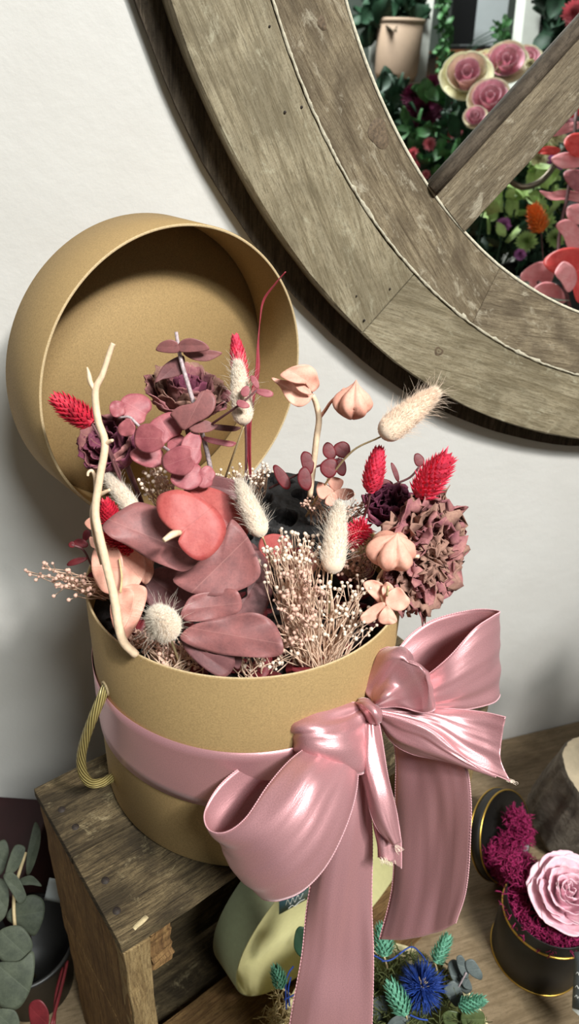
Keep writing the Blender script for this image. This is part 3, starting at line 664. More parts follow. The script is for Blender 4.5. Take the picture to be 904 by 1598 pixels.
# knot
G = []
KX = ray(573, 1108); 
mb = MB(); G = patch(mb, [
    [(556, 1094, d-.002), (560, 1090, d-.006), (568, 1088, d-.008), (576, 1090, d-.006)],
    [(556, 1100, d-.008), (564, 1098, d-.016), (576, 1097, d-.018), (588, 1100, d-.012)],
    [(560, 1106, d-.010), (570, 1106, d-.021), (582, 1106, d-.022), (596, 1108, d-.014)],
    [(566, 1114, d-.010), (574, 1116, d-.020), (585, 1116, d-.022), (597, 1116, d-.014)],
    [(572, 1124, d-.008), (578, 1128, d-.016), (586, 1129, d-.016), (596, 1126, d-.010)],
    [(576, 1130, d-.000), (580, 1132, d-.004), (586, 1132, d-.004), (592, 1129, d-.000)]], 30, 24)
kn = mb.build('knot', M['satin'], bow, solid=.002, off=1)
mb = MB(); pxtube(mb, [(556, 1097, d-.008), (570, 1099, d-.019), (582, 1108, d-.023), (588, 1118, d-.023), (590, 1130, d-.014)], [.001, .0022, .0026, .0022, .001], 20, 8); mb.build('knot_fold', M['satin'], kn)
# ================================================================== DRIED FLOWERS IN THE HAT BOX
# black seed pod with hollow cells
PC = W(446, 812, .548); PN = unit(V3(.12, -.48, 1)); px_, py_ = perp(PN); px_ = unit(V3(1, 0, 0)-PN*PN[0]); py_ = np.cross(PN, px_)
pod = thing('black_seed_pod', PC-PN*.03, 'black dried seed pod with hollow oval cells in the middle of the hat box', 'seed pod')
holes = [(.0, .0, .009, .007), (-.018, .016, .008, .006), (.012, .022, .010, .005), (.024, .006, .010, .009), (-.012, -.018, .011, .007), (.014, -.018, .010, .007), (-.030, .0, .007, .007), (.034, -.012, .006, .007), (.030, .022, .006, .006), (-.004, .034, .009, .004), (-.030, -.018, .007, .006), (.0, -.034, .010, .005), (-.026, .030, .006, .004)]
mb = MB(); V = []; uv = []; NR, NA = 60, 150
for i in range(NR+1):
    r = .0485*i/NR
    for k in range(NA):
        a = 2*math.pi*k/NA; x, y = r*math.cos(a)*(1+.05*math.sin(3*a)), r*math.sin(a)*(1+.04*math.cos(2*a)); z = .004*(1-(r/.0485)**2)
        q = Vector((x*90, y*90, 0)); z += .0012*noise.noise(q)+.0006*noise.noise(q*4)
        for hx, hy, rx_, ry_ in holes:
            e = math.hypot((x-hx)/rx_, (y-hy)/ry_)+.18*noise.noise(Vector((x*160, y*160, 4)))
            if e < 1.0: z -= .016*min(1, (1.0-e)*5)
            elif e < 1.35: z += .0012*(1.35-e)/.35
        if i > NR-4: z -= .0010*(i-NR+4)**1.5
        V.append(PC+px_*x+py_*y+PN*z); uv.append((x, y))
Fc = [(i*NA+k, i*NA+(k+1) % NA, (i+1)*NA+(k+1) % NA, (i+1)*NA+k) for i in range(NR) for k in range(NA)]
mb.add(V, Fc, uv); mb.build('pod_face', M['pod'], pod)
mb = MB(); lathe(mb, [(.0483, -.004), (.0478, -.010), (.040, -.020), (.024, -.032), (.010, -.038), (1e-4, -.039)], PC, PN, 80, x=px_, lob=lambda t, v: 1+.03*math.sin(9*t)+.05*math.sin(3*t)*(1-v)); mb.build('pod_cup', M['pod'], pod)
# eucalyptus with large leaves
def bunch(name, base, label, cat='dried leaves', group=None): return thing(name, W(*base), label, cat, group)
eu = bunch('eucalyptus_branch', (300, 960, .50), 'large dusky mauve and red eucalyptus leaves filling the left front of the hat box')
def L(P, d, m, par, **k): return leaf('leaf', P, d, M[m], par, **k)
L([(278, 845), (284, 833), (278, 829), (266, 826), (251, 811), (245, 795), (245, 778), (255, 769), (278, 764), (301, 771), (324, 784), (340, 797), (350, 813), (353, 830), (344, 852), (328, 869), (312, 875), (297, 869), (284, 857)], .418, 'euc2', eu, gx=.006, gy=-.004, cup=.006, base=(282, 832), tip=(330, 795), wav=.001)
L([(160, 822), (172, 808), (187, 797), (212, 784), (235, 788), (262, 800), (300, 840), (312, 868), (302, 884), (286, 892), (262, 885), (232, 872), (196, 850), (172, 838)], .436, 'euc', eu, gx=.004, gy=-.006, cup=-.004, base=(300, 880), tip=(160, 822), wav=.002)
L([(270, 904), (292, 888), (322, 868), (345, 843), (358, 815), (366, 812), (382, 830), (396, 856), (407, 890), (398, 908), (372, 922), (340, 930), (305, 927), (284, 918)], .446, 'euc', eu, gx=-.004, gy=-.008, cup=-.005, base=(365, 815), tip=(272, 906), wav=.002)
L([(286, 768), (306, 758), (340, 764), (366, 780), (383, 808), (387, 832), (368, 850), (340, 845), (300, 810)], .470, 'euc2', eu, gx=.004, gy=-.006, cup=.005, base=(370, 850), tip=(290, 768))
L([(222, 924), (228, 900), (246, 886), (285, 884), (310, 905), (318, 940), (300, 968), (262, 962), (238, 950)], .470, 'euc3', eu, gy=-.006, cup=-.003, base=(310, 960), tip=(226, 900))
L([(288, 945), (300, 930), (330, 922), (364, 919), (376, 932), (376, 951), (360, 962), (330, 968), (296, 970), (282, 962)], .440, 'euc', eu, gx=.003, gy=-.002, cup=-.004, base=(290, 950), tip=(376, 940), wav=.001)
L([(390, 850), (408, 862), (420, 884), (426, 922), (408, 962), (380, 982), (348, 984), (326, 970), (360, 960), (392, 920)], .466, 'euc3', eu, gx=.004, gy=-.006, cup=.004, base=(335, 980), tip=(408, 862))
L([(281, 995), (300, 976), (332, 967), (365, 959), (396, 956), (421, 966), (436, 986), (442, 1018), (420, 1026), (384, 1025), (342, 1021), (306, 1011)], .424, 'euc', eu, gx=-.003, gy=-.004, cup=-.003, base=(282, 988), tip=(440, 1016), wav=.002)
L([(280, 992), (292, 1004), (312, 1014), (338, 1022), (362, 1022), (367, 1034), (360, 1050), (347, 1057), (326, 1048), (304, 1030), (288, 1012)], .428, 'euc3', eu, gy=-.003, cup=.003, base=(280, 992), tip=(362, 1050))
L([(360, 1018), (372, 1016), (378, 1030), (372, 1044), (362, 1036)], .434, 'euc3', eu)
L([(296, 752), (330, 742), (372, 752), (392, 772), (366, 780), (330, 772)], .486, 'euc3', eu, cup=.003)
mb = MB(); pxtube(mb, [(281, 831, .412), (270, 834, .404), (256, 843, .398)], [.0016, .0022, .0014], 10, 6); mb.build('leaf_stub', M['twig'], eu)
mb = MB(); pxtube(mb, [(285, 832, .424), (330, 890, .47), (330, 965, .50), (320, 1010, .53)], [.0016, .0022], 14, 6); mb.build('stem', M['stemr'], eu)
# tall silvery-stemmed eucalyptus
eb = bunch('eucalyptus_branch', (331, 750, .52), 'tall eucalyptus stem with silvery bark and wide mauve leaves in front of the lid')
mb = MB(); pxtube(mb, [(275, 518, .455), (282, 560, .458), (293, 598, .462), (302, 628, .466), (312, 665, .474), (322, 700, .486), (331, 748, .50), (334, 800, .53)], [.0011, .0014, .0015, .0016, .0018], 40, 8); mb.build('stem', M['twigr'], eb)
L([(279, 549), (265, 551), (246, 548), (244, 543), (252, 534), (266, 530), (277, 535)], .449, 'euc', eb, gy=.02, cup=.003, base=(278, 545), tip=(244, 545))
L([(280, 549), (278, 538), (286, 530), (300, 528), (318, 534), (327, 545), (308, 549)], .449, 'euc', eb, gy=.02, cup=.003, base=(279, 545), tip=(327, 545))
L([(286, 551), (300, 548), (320, 546), (334, 547), (347, 551), (334, 560), (320, 564), (300, 561)], .458, 'euc', eb, gy=.01, cup=.003, base=(286, 551), tip=(347, 551))
L([(242, 597), (247, 584), (256, 570), (272, 559), (286, 555), (289, 568), (286, 582), (270, 589), (254, 592)], .462, 'euc3', eb, cup=-.003, base=(286, 557), tip=(242, 597))
L([(303, 628), (312, 612), (327, 610), (337, 622), (334, 640), (322, 652), (306, 660), (294, 668), (284, 671), (272, 655), (266, 646), (280, 634)], .458, 'euc', eb, gx=-.006, gy=.004, cup=.003, base=(303, 630), tip=(284, 668))
L([(294, 667), (306, 659), (322, 656), (334, 662), (340, 665), (326, 674), (304, 675)], .462, 'euc', eb, cup=.003, base=(322, 657), tip=(294, 667))
L([(318, 666), (334, 662), (358, 664), (376, 667), (366, 673), (344, 672)], .474, 'euc3', eb, base=(318, 666), tip=(376, 667))
L([(309, 680), (326, 682), (345, 686), (368, 690), (362, 697), (345, 695), (324, 690)], .478, 'eucs', eb, cup=.002, base=(309, 680), tip=(368, 690))
tw = bunch('eucalyptus_twig', (340, 660, .46), 'thin purple twig with tiny pointed leaves crossing the bunny tail by the lid')
mb = MB(); pxtube(mb, [(322, 668, .47), (345, 652, .452), (372, 633, .44), (401, 609, .436)], [.0009, .0006], 16, 5); mb.build('stem', M['stemr'], tw)
for (a, b, c_, d_, e) in ((383, 611, 7, 9, 20), (398, 596, 5, 12, -28), (413, 613, 15, 6, 12), (379, 631, 11, 6, 20)): L(ell(a, b, c_, d_, e), .436, 'eucs', tw, cup=.001, base=(a-c_*.7, b), rings=4, n=20)
# cluster of round rose leaves
rc = bunch('round_leaf_eucalyptus', (255, 730, .49), 'cluster of small round rose-pink eucalyptus leaves on white stalks left of the silvery stem')
for (a, b, c_, d_, e, z, t_) in ((212, 637, 25, 24, 30, .468, .004), (184, 638, 14, 13, 0, .462, .002), (198, 668, 15, 13, -40, .456, -.003), (259, 668, 23, 30, 60, .470, .002), (234, 684, 26, 23, 0, .452, -.004), (231, 712, 27, 17, 8, .466, .003), (274, 692, 13, 17, 30, .474, 0), (300, 700, 17, 27, 0, .462, .003), (280, 719, 27, 23, -20, .448, -.003), (293, 744, 26, 20, -14, .458, .003), (322, 745, 14, 18, 20, .466, .002)):
    L(ell(a, b, c_, d_, e, 12, .22), z, 'eucs', rc, gx=t_*3, gy=-t_*2, cup=.002+abs(t_)*.4, base=ell(a, b, c_*.85, d_*.85, e, 12)[0], wav=.0006)
mb = MB(); pxtube(mb, [(186, 652, .46), (202, 651, .456), (214, 662, .458), (228, 676, .46), (250, 694, .47), (262, 702, .462), (272, 712, .456), (290, 740, .48), (300, 790, .52)], [.0008, .0011, .0013], 30, 6); mb.build('stem', M['twigr'], rc)
# little deep red sprigs
for lab, leaves, stm in (('small deep red round leaves on a twig in front of the peach husk stalk', ((440, 745, 9, 22, -32, .50), (480, 722, 10, 19, -12, .488), (476, 747, 11, 19, -8, .486), (514, 704, 10, 14, -24, .492), (534, 702, 14, 13, 30, .498), (514, 730, 14, 16, 20, .484), (532, 729, 9, 14, -10, .492)), [(420, 762, .51), (470, 738, .50), (505, 724, .494), (530, 715, .494)]),
                        ('single small deep red leaves on a thin twig between the two crimson grass heads', ((654, 718, 8, 11, -20, .500), (617, 737, 4, 16, -20, .505), (600, 757, 14, 10, 10, .51)), [(590, 775, .52), (612, 758, .51), (640, 745, .505), (655, 728, .50)]),
                        ('tiny dark red sprig poking out at the left rim of the hat box', ((126, 848, 12, 7, 10, .47), (120, 876, 17, 5, -18, .468), (135, 835, 6, 9, 20, .475), (112, 850, 5, 5, 0, .466), (140, 905, 7, 14, 30, .49)), [(112, 850, .466), (130, 858, .47), (142, 880, .48), (155, 900, .50)])):
    o = bunch('red_leaf_sprig', stm[0], lab)
    for (a, b, c_, d_, e, z) in leaves: L(ell(a, b, c_, d_, e), z, 'eucd', o, cup=.002, gx=.004, rings=5, n=28)
    mb = MB(); pxtube(mb, stm, .0008, 16, 5); mb.build('stem', M['stemr'], o)
o = bunch('red_leaf_sprig', (455, 870, .50), 'two round bright red leaves half hidden behind the pale bud spray')
L(ell(430, 856, 27, 24, 0), .500, 'euc2', o, cup=.003); L(ell(470, 876, 27, 22, 20), .506, 'eucd', o, cup=.003); L(ell(560, 832, 16, 10, 20), .52, 'eucd', o)
# curled red strip
M['eucd2'] = leafm('crimson_strip', (150, 44, 56), (176, 70, 78), (120, 40, 50), .5)
mb = MB(); P = [(446, 424, .47), (430, 443, .475), (412, 468, .48), (406, 500, .482), (403, 540, .484), (402, 578, .486), (394, 620, .49), (388, 660, .492), (388, 700, .496), (391, 745, .50)]; wd = [.5, 1.5, 3, 4.5, 4, 4.5, 4, 5, 5.5, 6]
patch(mb, [[(x-w*math.cos(i*.5), y, z-.001*math.sin(i)), (x, y, z+.0006), (x+w*math.cos(i*.5), y, z+.001*math.sin(i))] for i, ((x, y, z), w) in enumerate(zip(P, wd))], 70, 6)
tag(mb.build('curled_leaf_strip', M['eucd2'], solid=.0005, label='long thin curled crimson leaf strip rising past the right edge of the lid'), cat='dried leaf')
# twigs
t1 = thing('bare_twig', W(205, 1015, .44), 'tall forked pale peeled twig standing at the left rim of the hat box', 'twig')
mb = MB(); pxtube(mb, [(212, 1022, .436), (190, 995, .43), (178, 930, .425), (166, 880, .42), (154, 830, .416), (149, 795, .414), (156, 745, .411), (164, 692, .408), (153, 655, .405), (149, 610, .402), (160, 585, .40), (172, 548, .397), (177, 536, .396)], [.0026, .0026, .0024, .0022, .0021, .002, .0015, .0013], 70, 10); mb.build('twig_stem', M['twig'], t1)
mb = MB(); pxtube(mb, [(149, 611, .402), (141, 596, .401), (139, 584, .40), (136, 573, .400)], [.0013, .0014, .0004], 12, 7); mb.build('twig_fork', M['twig'], t1)
mb = MB(); pxtube(mb, [(164, 692, .408), (171, 689, .406), (176, 687, .404)], [.0016, .0008], 8, 7); mb.build('twig_knot', M['twig'], t1)
mb = MB(); pxtube(mb, [(155, 772, .414), (164, 768, .411), (172, 764, .409)], [.0014, .0008], 8, 7); mb.build('twig_knot', M['twig'], t1)
t2 = thing('bare_twig', W(142, 800, .43), 'short pale twig with a hooked tip left of the tall forked twig', 'twig')
mb = MB(); pxtube(mb, [(160, 880, .43), (148, 835, .425), (144, 800, .42), (149, 775, .42), (149, 748, .418), (144, 735, .416), (138, 737, .415), (137, 743, .415)], [.0015, .0014, .0010, .0007], 40, 7); mb.build('twig_stem', M['twig'], t2)
# bunny tails
tail((381, 664, .452), (370, 558, .440), 42, 'cream bunny tail grass standing in front of the red grass head by the lid', (352, 745, .50), [(366, 705, .47)], 'hair', 1)
tail((594, 682, .452), (688, 606, .438), 56, 'peach bunny tail grass leaning right on a long arched stem below the mirror', (478, 806, .53), [(505, 760, .50), (548, 706, .470)], 'hairp', 2, 1.3)
tail((410, 838, .452), (370, 745, .458), 42, 'cream bunny tail grass lying over the black seed pod, tip up left', (425, 880, .50), None, 'hair', 3, 1.5)
tail((518, 896, .448), (530, 778, .452), 50, 'upright creamy bunny tail grass right of the black seed pod', (512, 960, .49), None, 'hair', 4, 1.4)
tail((262, 983, .432), (243, 957, .396), 66, 'round white bunny tail grass facing forward below the big mauve leaves', (285, 1046, .455), [(272, 1012, .44)], 'hair', 5, .6, 1.5)
tail((212, 800, .478), (160, 732, .482), 36, 'pale bunny tail grass half hidden behind the forked twig', (225, 850, .50), None, 'hair', 6, .7)
# canary grass
canary((144, 661, .455), (86, 622, .452), 42, 'phal', 'crimson canary grass head leaning left in front of the lid', (212, 810, .50), [(160, 680, .458), (190, 745, .48)], 1, burst=.1)
canary((378, 606, .470), (367, 522, .462), 33, 'phalp', 'crimson canary grass head rising behind the cream bunny tail by the lid', (384, 760, .51), [(384, 680, .49)], 2)
canary((578, 768, .472), (592, 701, .462), 40, 'phalp', 'narrow pink-red canary grass head behind the dark purple dried rose', (560, 830, .51), [(574, 790, .48)], 3)
canary((652, 776, .466), (699, 713, .456), 50, 'phalp', 'wide pink-red canary grass head, rightmost in the hat box', (600, 850, .50), [(636, 800, .475)], 4, burst=.12)
canary((176, 822, .452), (166, 784, .448), 32, 'phal', 'crimson canary grass head tucked behind the forked twig', (185, 870, .48), None, 5, burst=.1)
canary((208, 860, .462), (165, 832, .452), 30, 'phal', 'crimson canary grass head almost covered by the large mauve leaf', None, None, 6, burst=.15)
canary((538, 846, .49), (574, 820, .485), 32, 'phalp', 'crimson canary grass burst behind the upright creamy bunny tail', (520, 880, .51), None, 7, burst=.4)
# peach papery husks
hk = bunch('peach_husk_branch', (486, 769, .50), 'thick pale forked stalk carrying two peach papery husks above the box', 'dried flower')
mb = MB(); pxtube(mb, [(484, 775, .50), (489, 730, .492), (494, 686, .484), (498, 655, .480), (494, 632, .476), (488, 617, .472)], [.0018, .0020, .0021, .0019, .0016], 34, 8); mb.build('stalk', M['twig'], hk)
mb = MB(); pxtube(mb, [(499, 652, .480), (508, 640, .478), (516, 628, .474), (526, 618, .470), (538, 606, .466)], [.0012, .0008], 16, 7); mb.build('side_stalk', M['peach'], hk)
L([(437, 586), (447, 577), (460, 571), (479, 569), (492, 577), (497, 590), (498, 603), (487, 612), (478, 600), (462, 598), (447, 593)], .452, 'peach', hk, gx=.01, gy=.012, cup=.007, base=(486, 611), tip=(440, 583), wav=.001)
L([(424, 590), (437, 592), (455, 596), (472, 605), (488, 612), (484, 626), (470, 635), (458, 632), (446, 620), (437, 604)], .462, 'peach', hk, gy=-.012, cup=-.006, base=(488, 612), tip=(428, 592), wav=.001)
L([(455, 588), (470, 592), (482, 604), (486, 616), (470, 612), (460, 602)], .456, 'peach', hk, cup=.003)
c = W(548, 652, .468); capsule(c, unit(V3(.05, 0, 1)), .0125, .0205, M['peach'], hk, 6, .25, 1)
def husk(c, ax, R, Lh, label, foot, lobes=5, seed=0):
    o = thing('peach_husk', c, label, 'dried flower'); capsule(c, ax, R, Lh, M['peach'], o, lobes, .10, seed)
    mb = MB(); tube(mb, crv([foot, (foot+c)/2+V3(.004, 0, -.004), c+ax*.001], 14), [.0012, .0009], 6); mb.build('stem', M['twig'], o); return o
husk(W(605, 882, .452), unit(V3(.12, -.12, 1)), .0152, .0235, 'large peach papery husk in front of the crumpled brown rose', W(570, 925, .475), 6, .6)
o = bunch('peach_husk_flower', (601, 945, .445), 'open peach papery flower at the right rim of the hat box above the bow', 'dried flower')
for P, z in (([(600, 946), (580, 930), (567, 912), (580, 905), (598, 912), (603, 930)], .452), ([(600, 940), (584, 944), (566, 958), (563, 966), (572, 973), (588, 966), (600, 952)], .440), ([(602, 942), (606, 925), (622, 916), (634, 928), (640, 940), (630, 952), (614, 952)], .444), ([(602, 946), (612, 952), (620, 968), (612, 974), (598, 974), (590, 966)], .438), ([(596, 920), (604, 908), (615, 918), (612, 934), (602, 938)], .448)):
    L(P, z, 'peach', o, cup=-.005, base=(601, 944), wav=.001)
mb = MB(); pxtube(mb, [(604, 930, .430), (606, 915, .425)], .0008, 5, 5); mb.build('pistil', M['straw'], o)
mb = MB(); pxtube(mb, [(601, 945, .446), (590, 905, .46), (620, 872, .452), (655, 868, .448)], .0012, 20, 6); mb.build('stem', M['twig'], o)
o = bunch('peach_husk_flower', (521, 765, .50), 'flat peach papery flower behind the upright creamy bunny tail', 'dried flower')
for P, z in (([(521, 766), (500, 752), (494, 764), (500, 778), (516, 778)], .498), ([(521, 766), (510, 748), (522, 744), (536, 750), (532, 762)], .500), ([(521, 768), (534, 762), (550, 764), (552, 774), (540, 781), (526, 776)], .496), ([(521, 768), (528, 780), (520, 790), (508, 786), (510, 776)], .494)): L(P, z, 'peach', o, cup=-.003, base=(521, 767), rings=5, n=28)
o = bunch('peach_husk_flower', (180, 890, .45), 'pair of large peach papery husks behind the forked twig at left', 'dried flower')
for P, z, gg, cc in (([(143, 885), (145, 862), (158, 848), (178, 850), (190, 868), (193, 898), (182, 925), (162, 924), (149, 908)], .452, -.012, .008), ([(176, 852), (198, 847), (220, 860), (228, 885), (216, 914), (196, 926), (184, 905)], .458, .010, .007), ([(172, 948), (180, 926), (204, 912), (228, 918), (226, 945), (208, 985), (192, 1000), (177, 978)], .448, .006, .009), ([(206, 850), (232, 866), (240, 893), (226, 912), (212, 884)], .464, .01, .004), ([(176, 930), (192, 918), (210, 925), (204, 960), (188, 985), (178, 965)], .443, -.012, .006)):
    L(P, z, 'peach', o, cup=-cc, gx=gg, gy=-.01, base=P[0], wav=.0015)
mb = MB(); pxtube(mb, [(188, 925, .440), (190, 900, .444), (186, 872, .448)], [.0008, .0004], 10, 5); mb.build('husk_rib', M['straw'], o)
L([(132, 816), (142, 807), (150, 812), (150, 826), (140, 826)], .45, 'peach', o, cup=.002); L([(140, 838), (150, 842), (152, 856), (142, 852)], .452, 'peach', o, cup=.002)
L([(205, 845), (225, 850), (240, 868), (236, 890), (215, 895), (205, 870)], .468, 'peach', o, cup=.002)
# dried roses
def foamp(px, py): return hit(px, py, ZUP, HB-.03)
rose('dried_rose', W(292, 622, .498), unit(V3(.18, -.1, 1)), .0255, .030, [(5, .35, .95, .1), (6, .55, 1.0, .1), (7, .8, .95, .2), (7, .95, .80, .3)], [M['rosep'], M['rosed'], M['roseb'], M['rosed']], 'dusty mauve dried rose seen from the side in front of the lid', 'dried rose', .17, seed=3, stemto=foamp(330, 880))
rose('dried_rose', W(178, 702, .490), unit(V3(-.35, -.5, .8)), .0185, .030, [(4, .35, .95, .1), (5, .6, 1.0, .1), (6, .9, .95, .15), (6, 1.0, .85, .15)], [M['rosep'], M['rosep'], M['rosed'], M['rosep']], 'purple dried rose bud hanging behind the forked twig', 'dried rose', .22, seed=5, stemto=foamp(240, 880))
rose('dried_rose', W(610, 796, .500), unit(V3(.1, -.3, 1)), .0170, .024, [(4, .3, .95, .05), (5, .55, 1.0, .1), (6, .8, .9, .15), (6, 1, .75, .15)], [M['rosek'], M['rosek'], M['rosek'], M['rosep']], 'small dark purple dried rose below the crimson grass heads', 'dried rose', .35, seed=8, stemto=foamp(560, 900))
rose('dried_rose', W(660, 866, .478), unit(V3(.62, -.70, .22)), .0330, .026, [(6, .15, .85, .1), (7, .35, .95, .15), (8, .6, 1.0, .2), (9, .8, .95, .3), (10, .98, .75, .35), (10, 1.0, .5, .35)], [M['roseb'], M['roseb'], M['rosed'], M['roseb'], M['rosed'], M['roseb']], 'large crumpled brown-pink dried rose leaning out over the right rim', 'dried rose', .34, seed=11, curl=.2, stemto=foamp(560, 930), squash=(.95, 1.0))
# bud sprays
spray((470, 1035, .462), [(450, 860, 36, 30, .445, 34), (430, 890, 24, 36, .44, 16), (490, 862, 26, 30, .46, 14)], 'tall fan of pale pink dried buds on white stems right of the mauve leaves', 'bud', 1, .0015, per=2)
spray((490, 1045, .448), [(470, 935, 34, 42, .43, 46), (455, 985, 36, 30, .440, 20)], 'dense blush bud cluster at the front rim of the hat box', 'budb', 2, .0014, per=3)
spray((520, 1050, .458), [(540, 935, 42, 36, .452, 32), (520, 980, 46, 30, .452, 26), (566, 975, 20, 20, .470, 12)], 'spray of pale buds at the front right rim below the open peach flower', 'bud', 3, .0014, per=2)
spray((400, 1065, .432), [(372, 1030, 20, 12, .448, 7), (405, 1032, 28, 14, .446, 10), (450, 1028, 26, 12, .448, 9)], 'few white buds at the front rim under the lowest mauve leaf', 'bud', 4, .0014, per=2)
spray((270, 1060, .436), [(236, 1000, 26, 14, .462, 24), (272, 1014, 26, 15, .455, 26), (305, 1030, 20, 12, .447, 16), (215, 995, 12, 12, .470, 8)], 'brownish blush bud cluster below the round white bunny tail', 'budb', 5, .0013, per=3)
spray((160, 930, .47), [(62, 893, 24, 10, .45, 8), (100, 910, 22, 12, .455, 16), (128, 920, 16, 14, .46, 14)], 'dried bud spray reaching out past the left side of the hat box', 'budb', 6, .0013, per=2)
spray((250, 810, .50), [(236, 745, 20, 24, .485, 26), (258, 760, 14, 20, .485, 14)], 'pale bud spray below the round rose-pink leaves', 'bud', 7, .0014, per=2)
spray((395, 800, .53), [(370, 745, 34, 14, .515, 26), (405, 742, 22, 16, .515, 18), (345, 748, 14, 14, .51, 8)], 'pale bud spray behind the black seed pod by the lid', 'bud', 8, .0012, per=2)
spray((520, 830, .52), [(500, 785, 32, 14, .51, 16), (545, 800, 20, 16, .51, 16), (560, 790, 14, 22, .515, 10)], 'sparse bud spray behind the upright creamy bunny tail', 'budb', 9, .0011, per=2)
spray((555, 905, .49), [(545, 880, 24, 22, .475, 26), (575, 870, 18, 24, .48, 14)], 'brownish bud spray between the creamy bunny tail and the large peach husk', 'budb', 10, .0012, per=2)
# low dark filling leaves inside the box
o = bunch('leaf_filling', (380, 960, .52), 'dark dried leaf scraps filling the gaps inside the hat box')
tag(o, kind='stuff'); mb = MB(); r2 = random.Random(21)
for i in range(110):
    a = r2.random()*6.283; r = .100*r2.random()**.5; p = V3(BX+r*math.cos(a), BY+r*math.sin(a), HB-.020+r2.uniform(-.004, .010)); t_ = r2.random()*6.28
    u_ = V3(math.cos(t_), math.sin(t_), r2.uniform(-.4, .6))*.010; v_ = V3(-math.sin(t_), math.cos(t_), r2.uniform(-.3, .3))*.0045
    G = np.array([[p+u_*s+v_*k*math.sin(math.pi*(s+1.1)/2.2)-ZUP*.002*k*k for k in (-1, -.5, 0, .5, 1)] for s in np.linspace(-1, 1, 8)]); grid(mb, G, [(i_/7, j_/2-1) for i_ in range(8) for j_ in range(5)])
mb.build('scraps', M['eucd'], o, kind='stuff')
# ================================================================== THINGS ON THE COUNTER
def dz(px, py, z): return depth(hit(px, py, ZUP, z))
# black tin with the pink rose
TC = V3(.2905, .4636, ZT)
tin = thing('round_tin', TC, 'round black tin with gold bands holding magenta moss, right foreground', 'tin')
mb = MB(); lathe(mb, [(1e-4, .0005), (.0475, .0005), (.048, .001), (.048, .0705), (.0470, .0712), (.0468, .0866), (.0462, .0873), (.0454, .0866), (.0452, .004), (1e-4, .004)], TC, ZUP, 120); mb.build('tin_body', M['black'], tin)
for z in (.0712, .0012):
    mb = MB(); lathe(mb, [(.0474, -.0009), (.0486, -.0007), (.0489, .0003), (.0484, .0011), (.0472, .0011)], TC+ZUP*z, ZUP, 120); mb.build('gold_band', M['gold'], tin)
lc = V3(.2752, .5717, -.2972); th, ph, r_, ld = .852, .535, .0532, .0146
la = V3(math.cos(ph)*math.sin(th), -math.cos(ph)*math.cos(th), math.sin(ph)); bb = lc-la*ld
tl = thing('tin_lid', bb, 'black tin lid with gold rim leaning open behind the pink rose tin', 'lid')
mb = MB(); lathe(mb, [(1e-4, 0), (.051, 0), (r_, .001), (r_, ld), (r_-.0012, ld), (r_-.0016, .003), (1e-4, .003)], bb, la, 100); mb.build('lid_body', M['black'], tl)
for z in (.0006, ld-.0002):
    mb = MB(); lathe(mb, [(r_-.0012, -.0006), (r_+.0004, -.0005), (r_+.0006, .0006), (r_-.0010, .0009)], bb+la*z, la, 100); mb.build('gold_rim', M['gold'], tl)
def moss(blobs, label, mat, cat='moss', rad=.00055, ln=.010, seed=1, name='dyed_moss'):
    r2 = random.Random(seed); mb = MB()
    for (c, rx_, ry_, rz_, n) in blobs:
        for i in range(n):
            while True:
                q = V3(r2.uniform(-1, 1), r2.uniform(-1, 1), r2.uniform(-1, 1))
                if q@q < 1: break
            p = c+q*V3(rx_, ry_, rz_); dr = unit(V3(r2.gauss(0, 1), r2.gauss(0, 1), r2.gauss(0, .8)+.3)); P = [p]
            for k in range(4): dr = unit(dr+V3(r2.gauss(0, .5), r2.gauss(0, .5), r2.gauss(0, .5))); P.append(P[-1]+dr*ln*.3)
            tube(mb, P, [rad*1.3, rad*.5], 4, cap=False)
            for k in (2, 3):
                d2 = unit(dr+V3(r2.gauss(0, .9), r2.gauss(0, .9), r2.gauss(0, .9))); tube(mb, [P[k], P[k]+d2*ln*.3, P[k]+d2*ln*.5+V3(0, 0, ln*.1)], [rad, rad*.4], 3, cap=False)
    return tag(mb.build(name, mat), label, cat, None, 'stuff')
ring = [(TC+V3(.036*math.cos(a), .036*math.sin(a), .081), .011, .011, .007, 70) for a in np.linspace(0, 6.283, 14)]
moss(ring+[(TC+V3(-.026, .022, .094), .013, .014, .012, 200), (TC+V3(-.038, .036, .100), .010, .012, .012, 120)], 'magenta moss bedding around the pink rose in the black tin', M['magenta'], seed=2)
ml = [(W(x, y, dz(x, y, z)), a, a, b, n) for x, y, z, a, b, n in ((800, 1345, -.315, .020, .014, 330), (812, 1300, -.285, .014, .020, 320), (806, 1276, -.270, .009, .013, 150), (780, 1352, -.312, .016, .011, 240), (768, 1335, -.305, .009, .008, 80), (820, 1358, -.300, .015, .014, 240), (790, 1320, -.300, .012, .014, 160))]
moss(ml, 'magenta moss spilling out of the leaning black tin lid', M['magenta'], seed=3)
rose('preserved_rose', TC+V3(.011, -.002, .106), unit(V3(-.05, -.30, 1)), .0305, .042, [(3, .14, .98, .0), (4, .26, 1.0, .05), (5, .42, 1.0, .12), (6, .60, .95, .25), (7, .80, .86, .40), (7, 1.0, .70, .50)], [M['rosef']], 'large pale pink rose sitting in the black tin', 'rose', .10, seed=2, curl=.35)
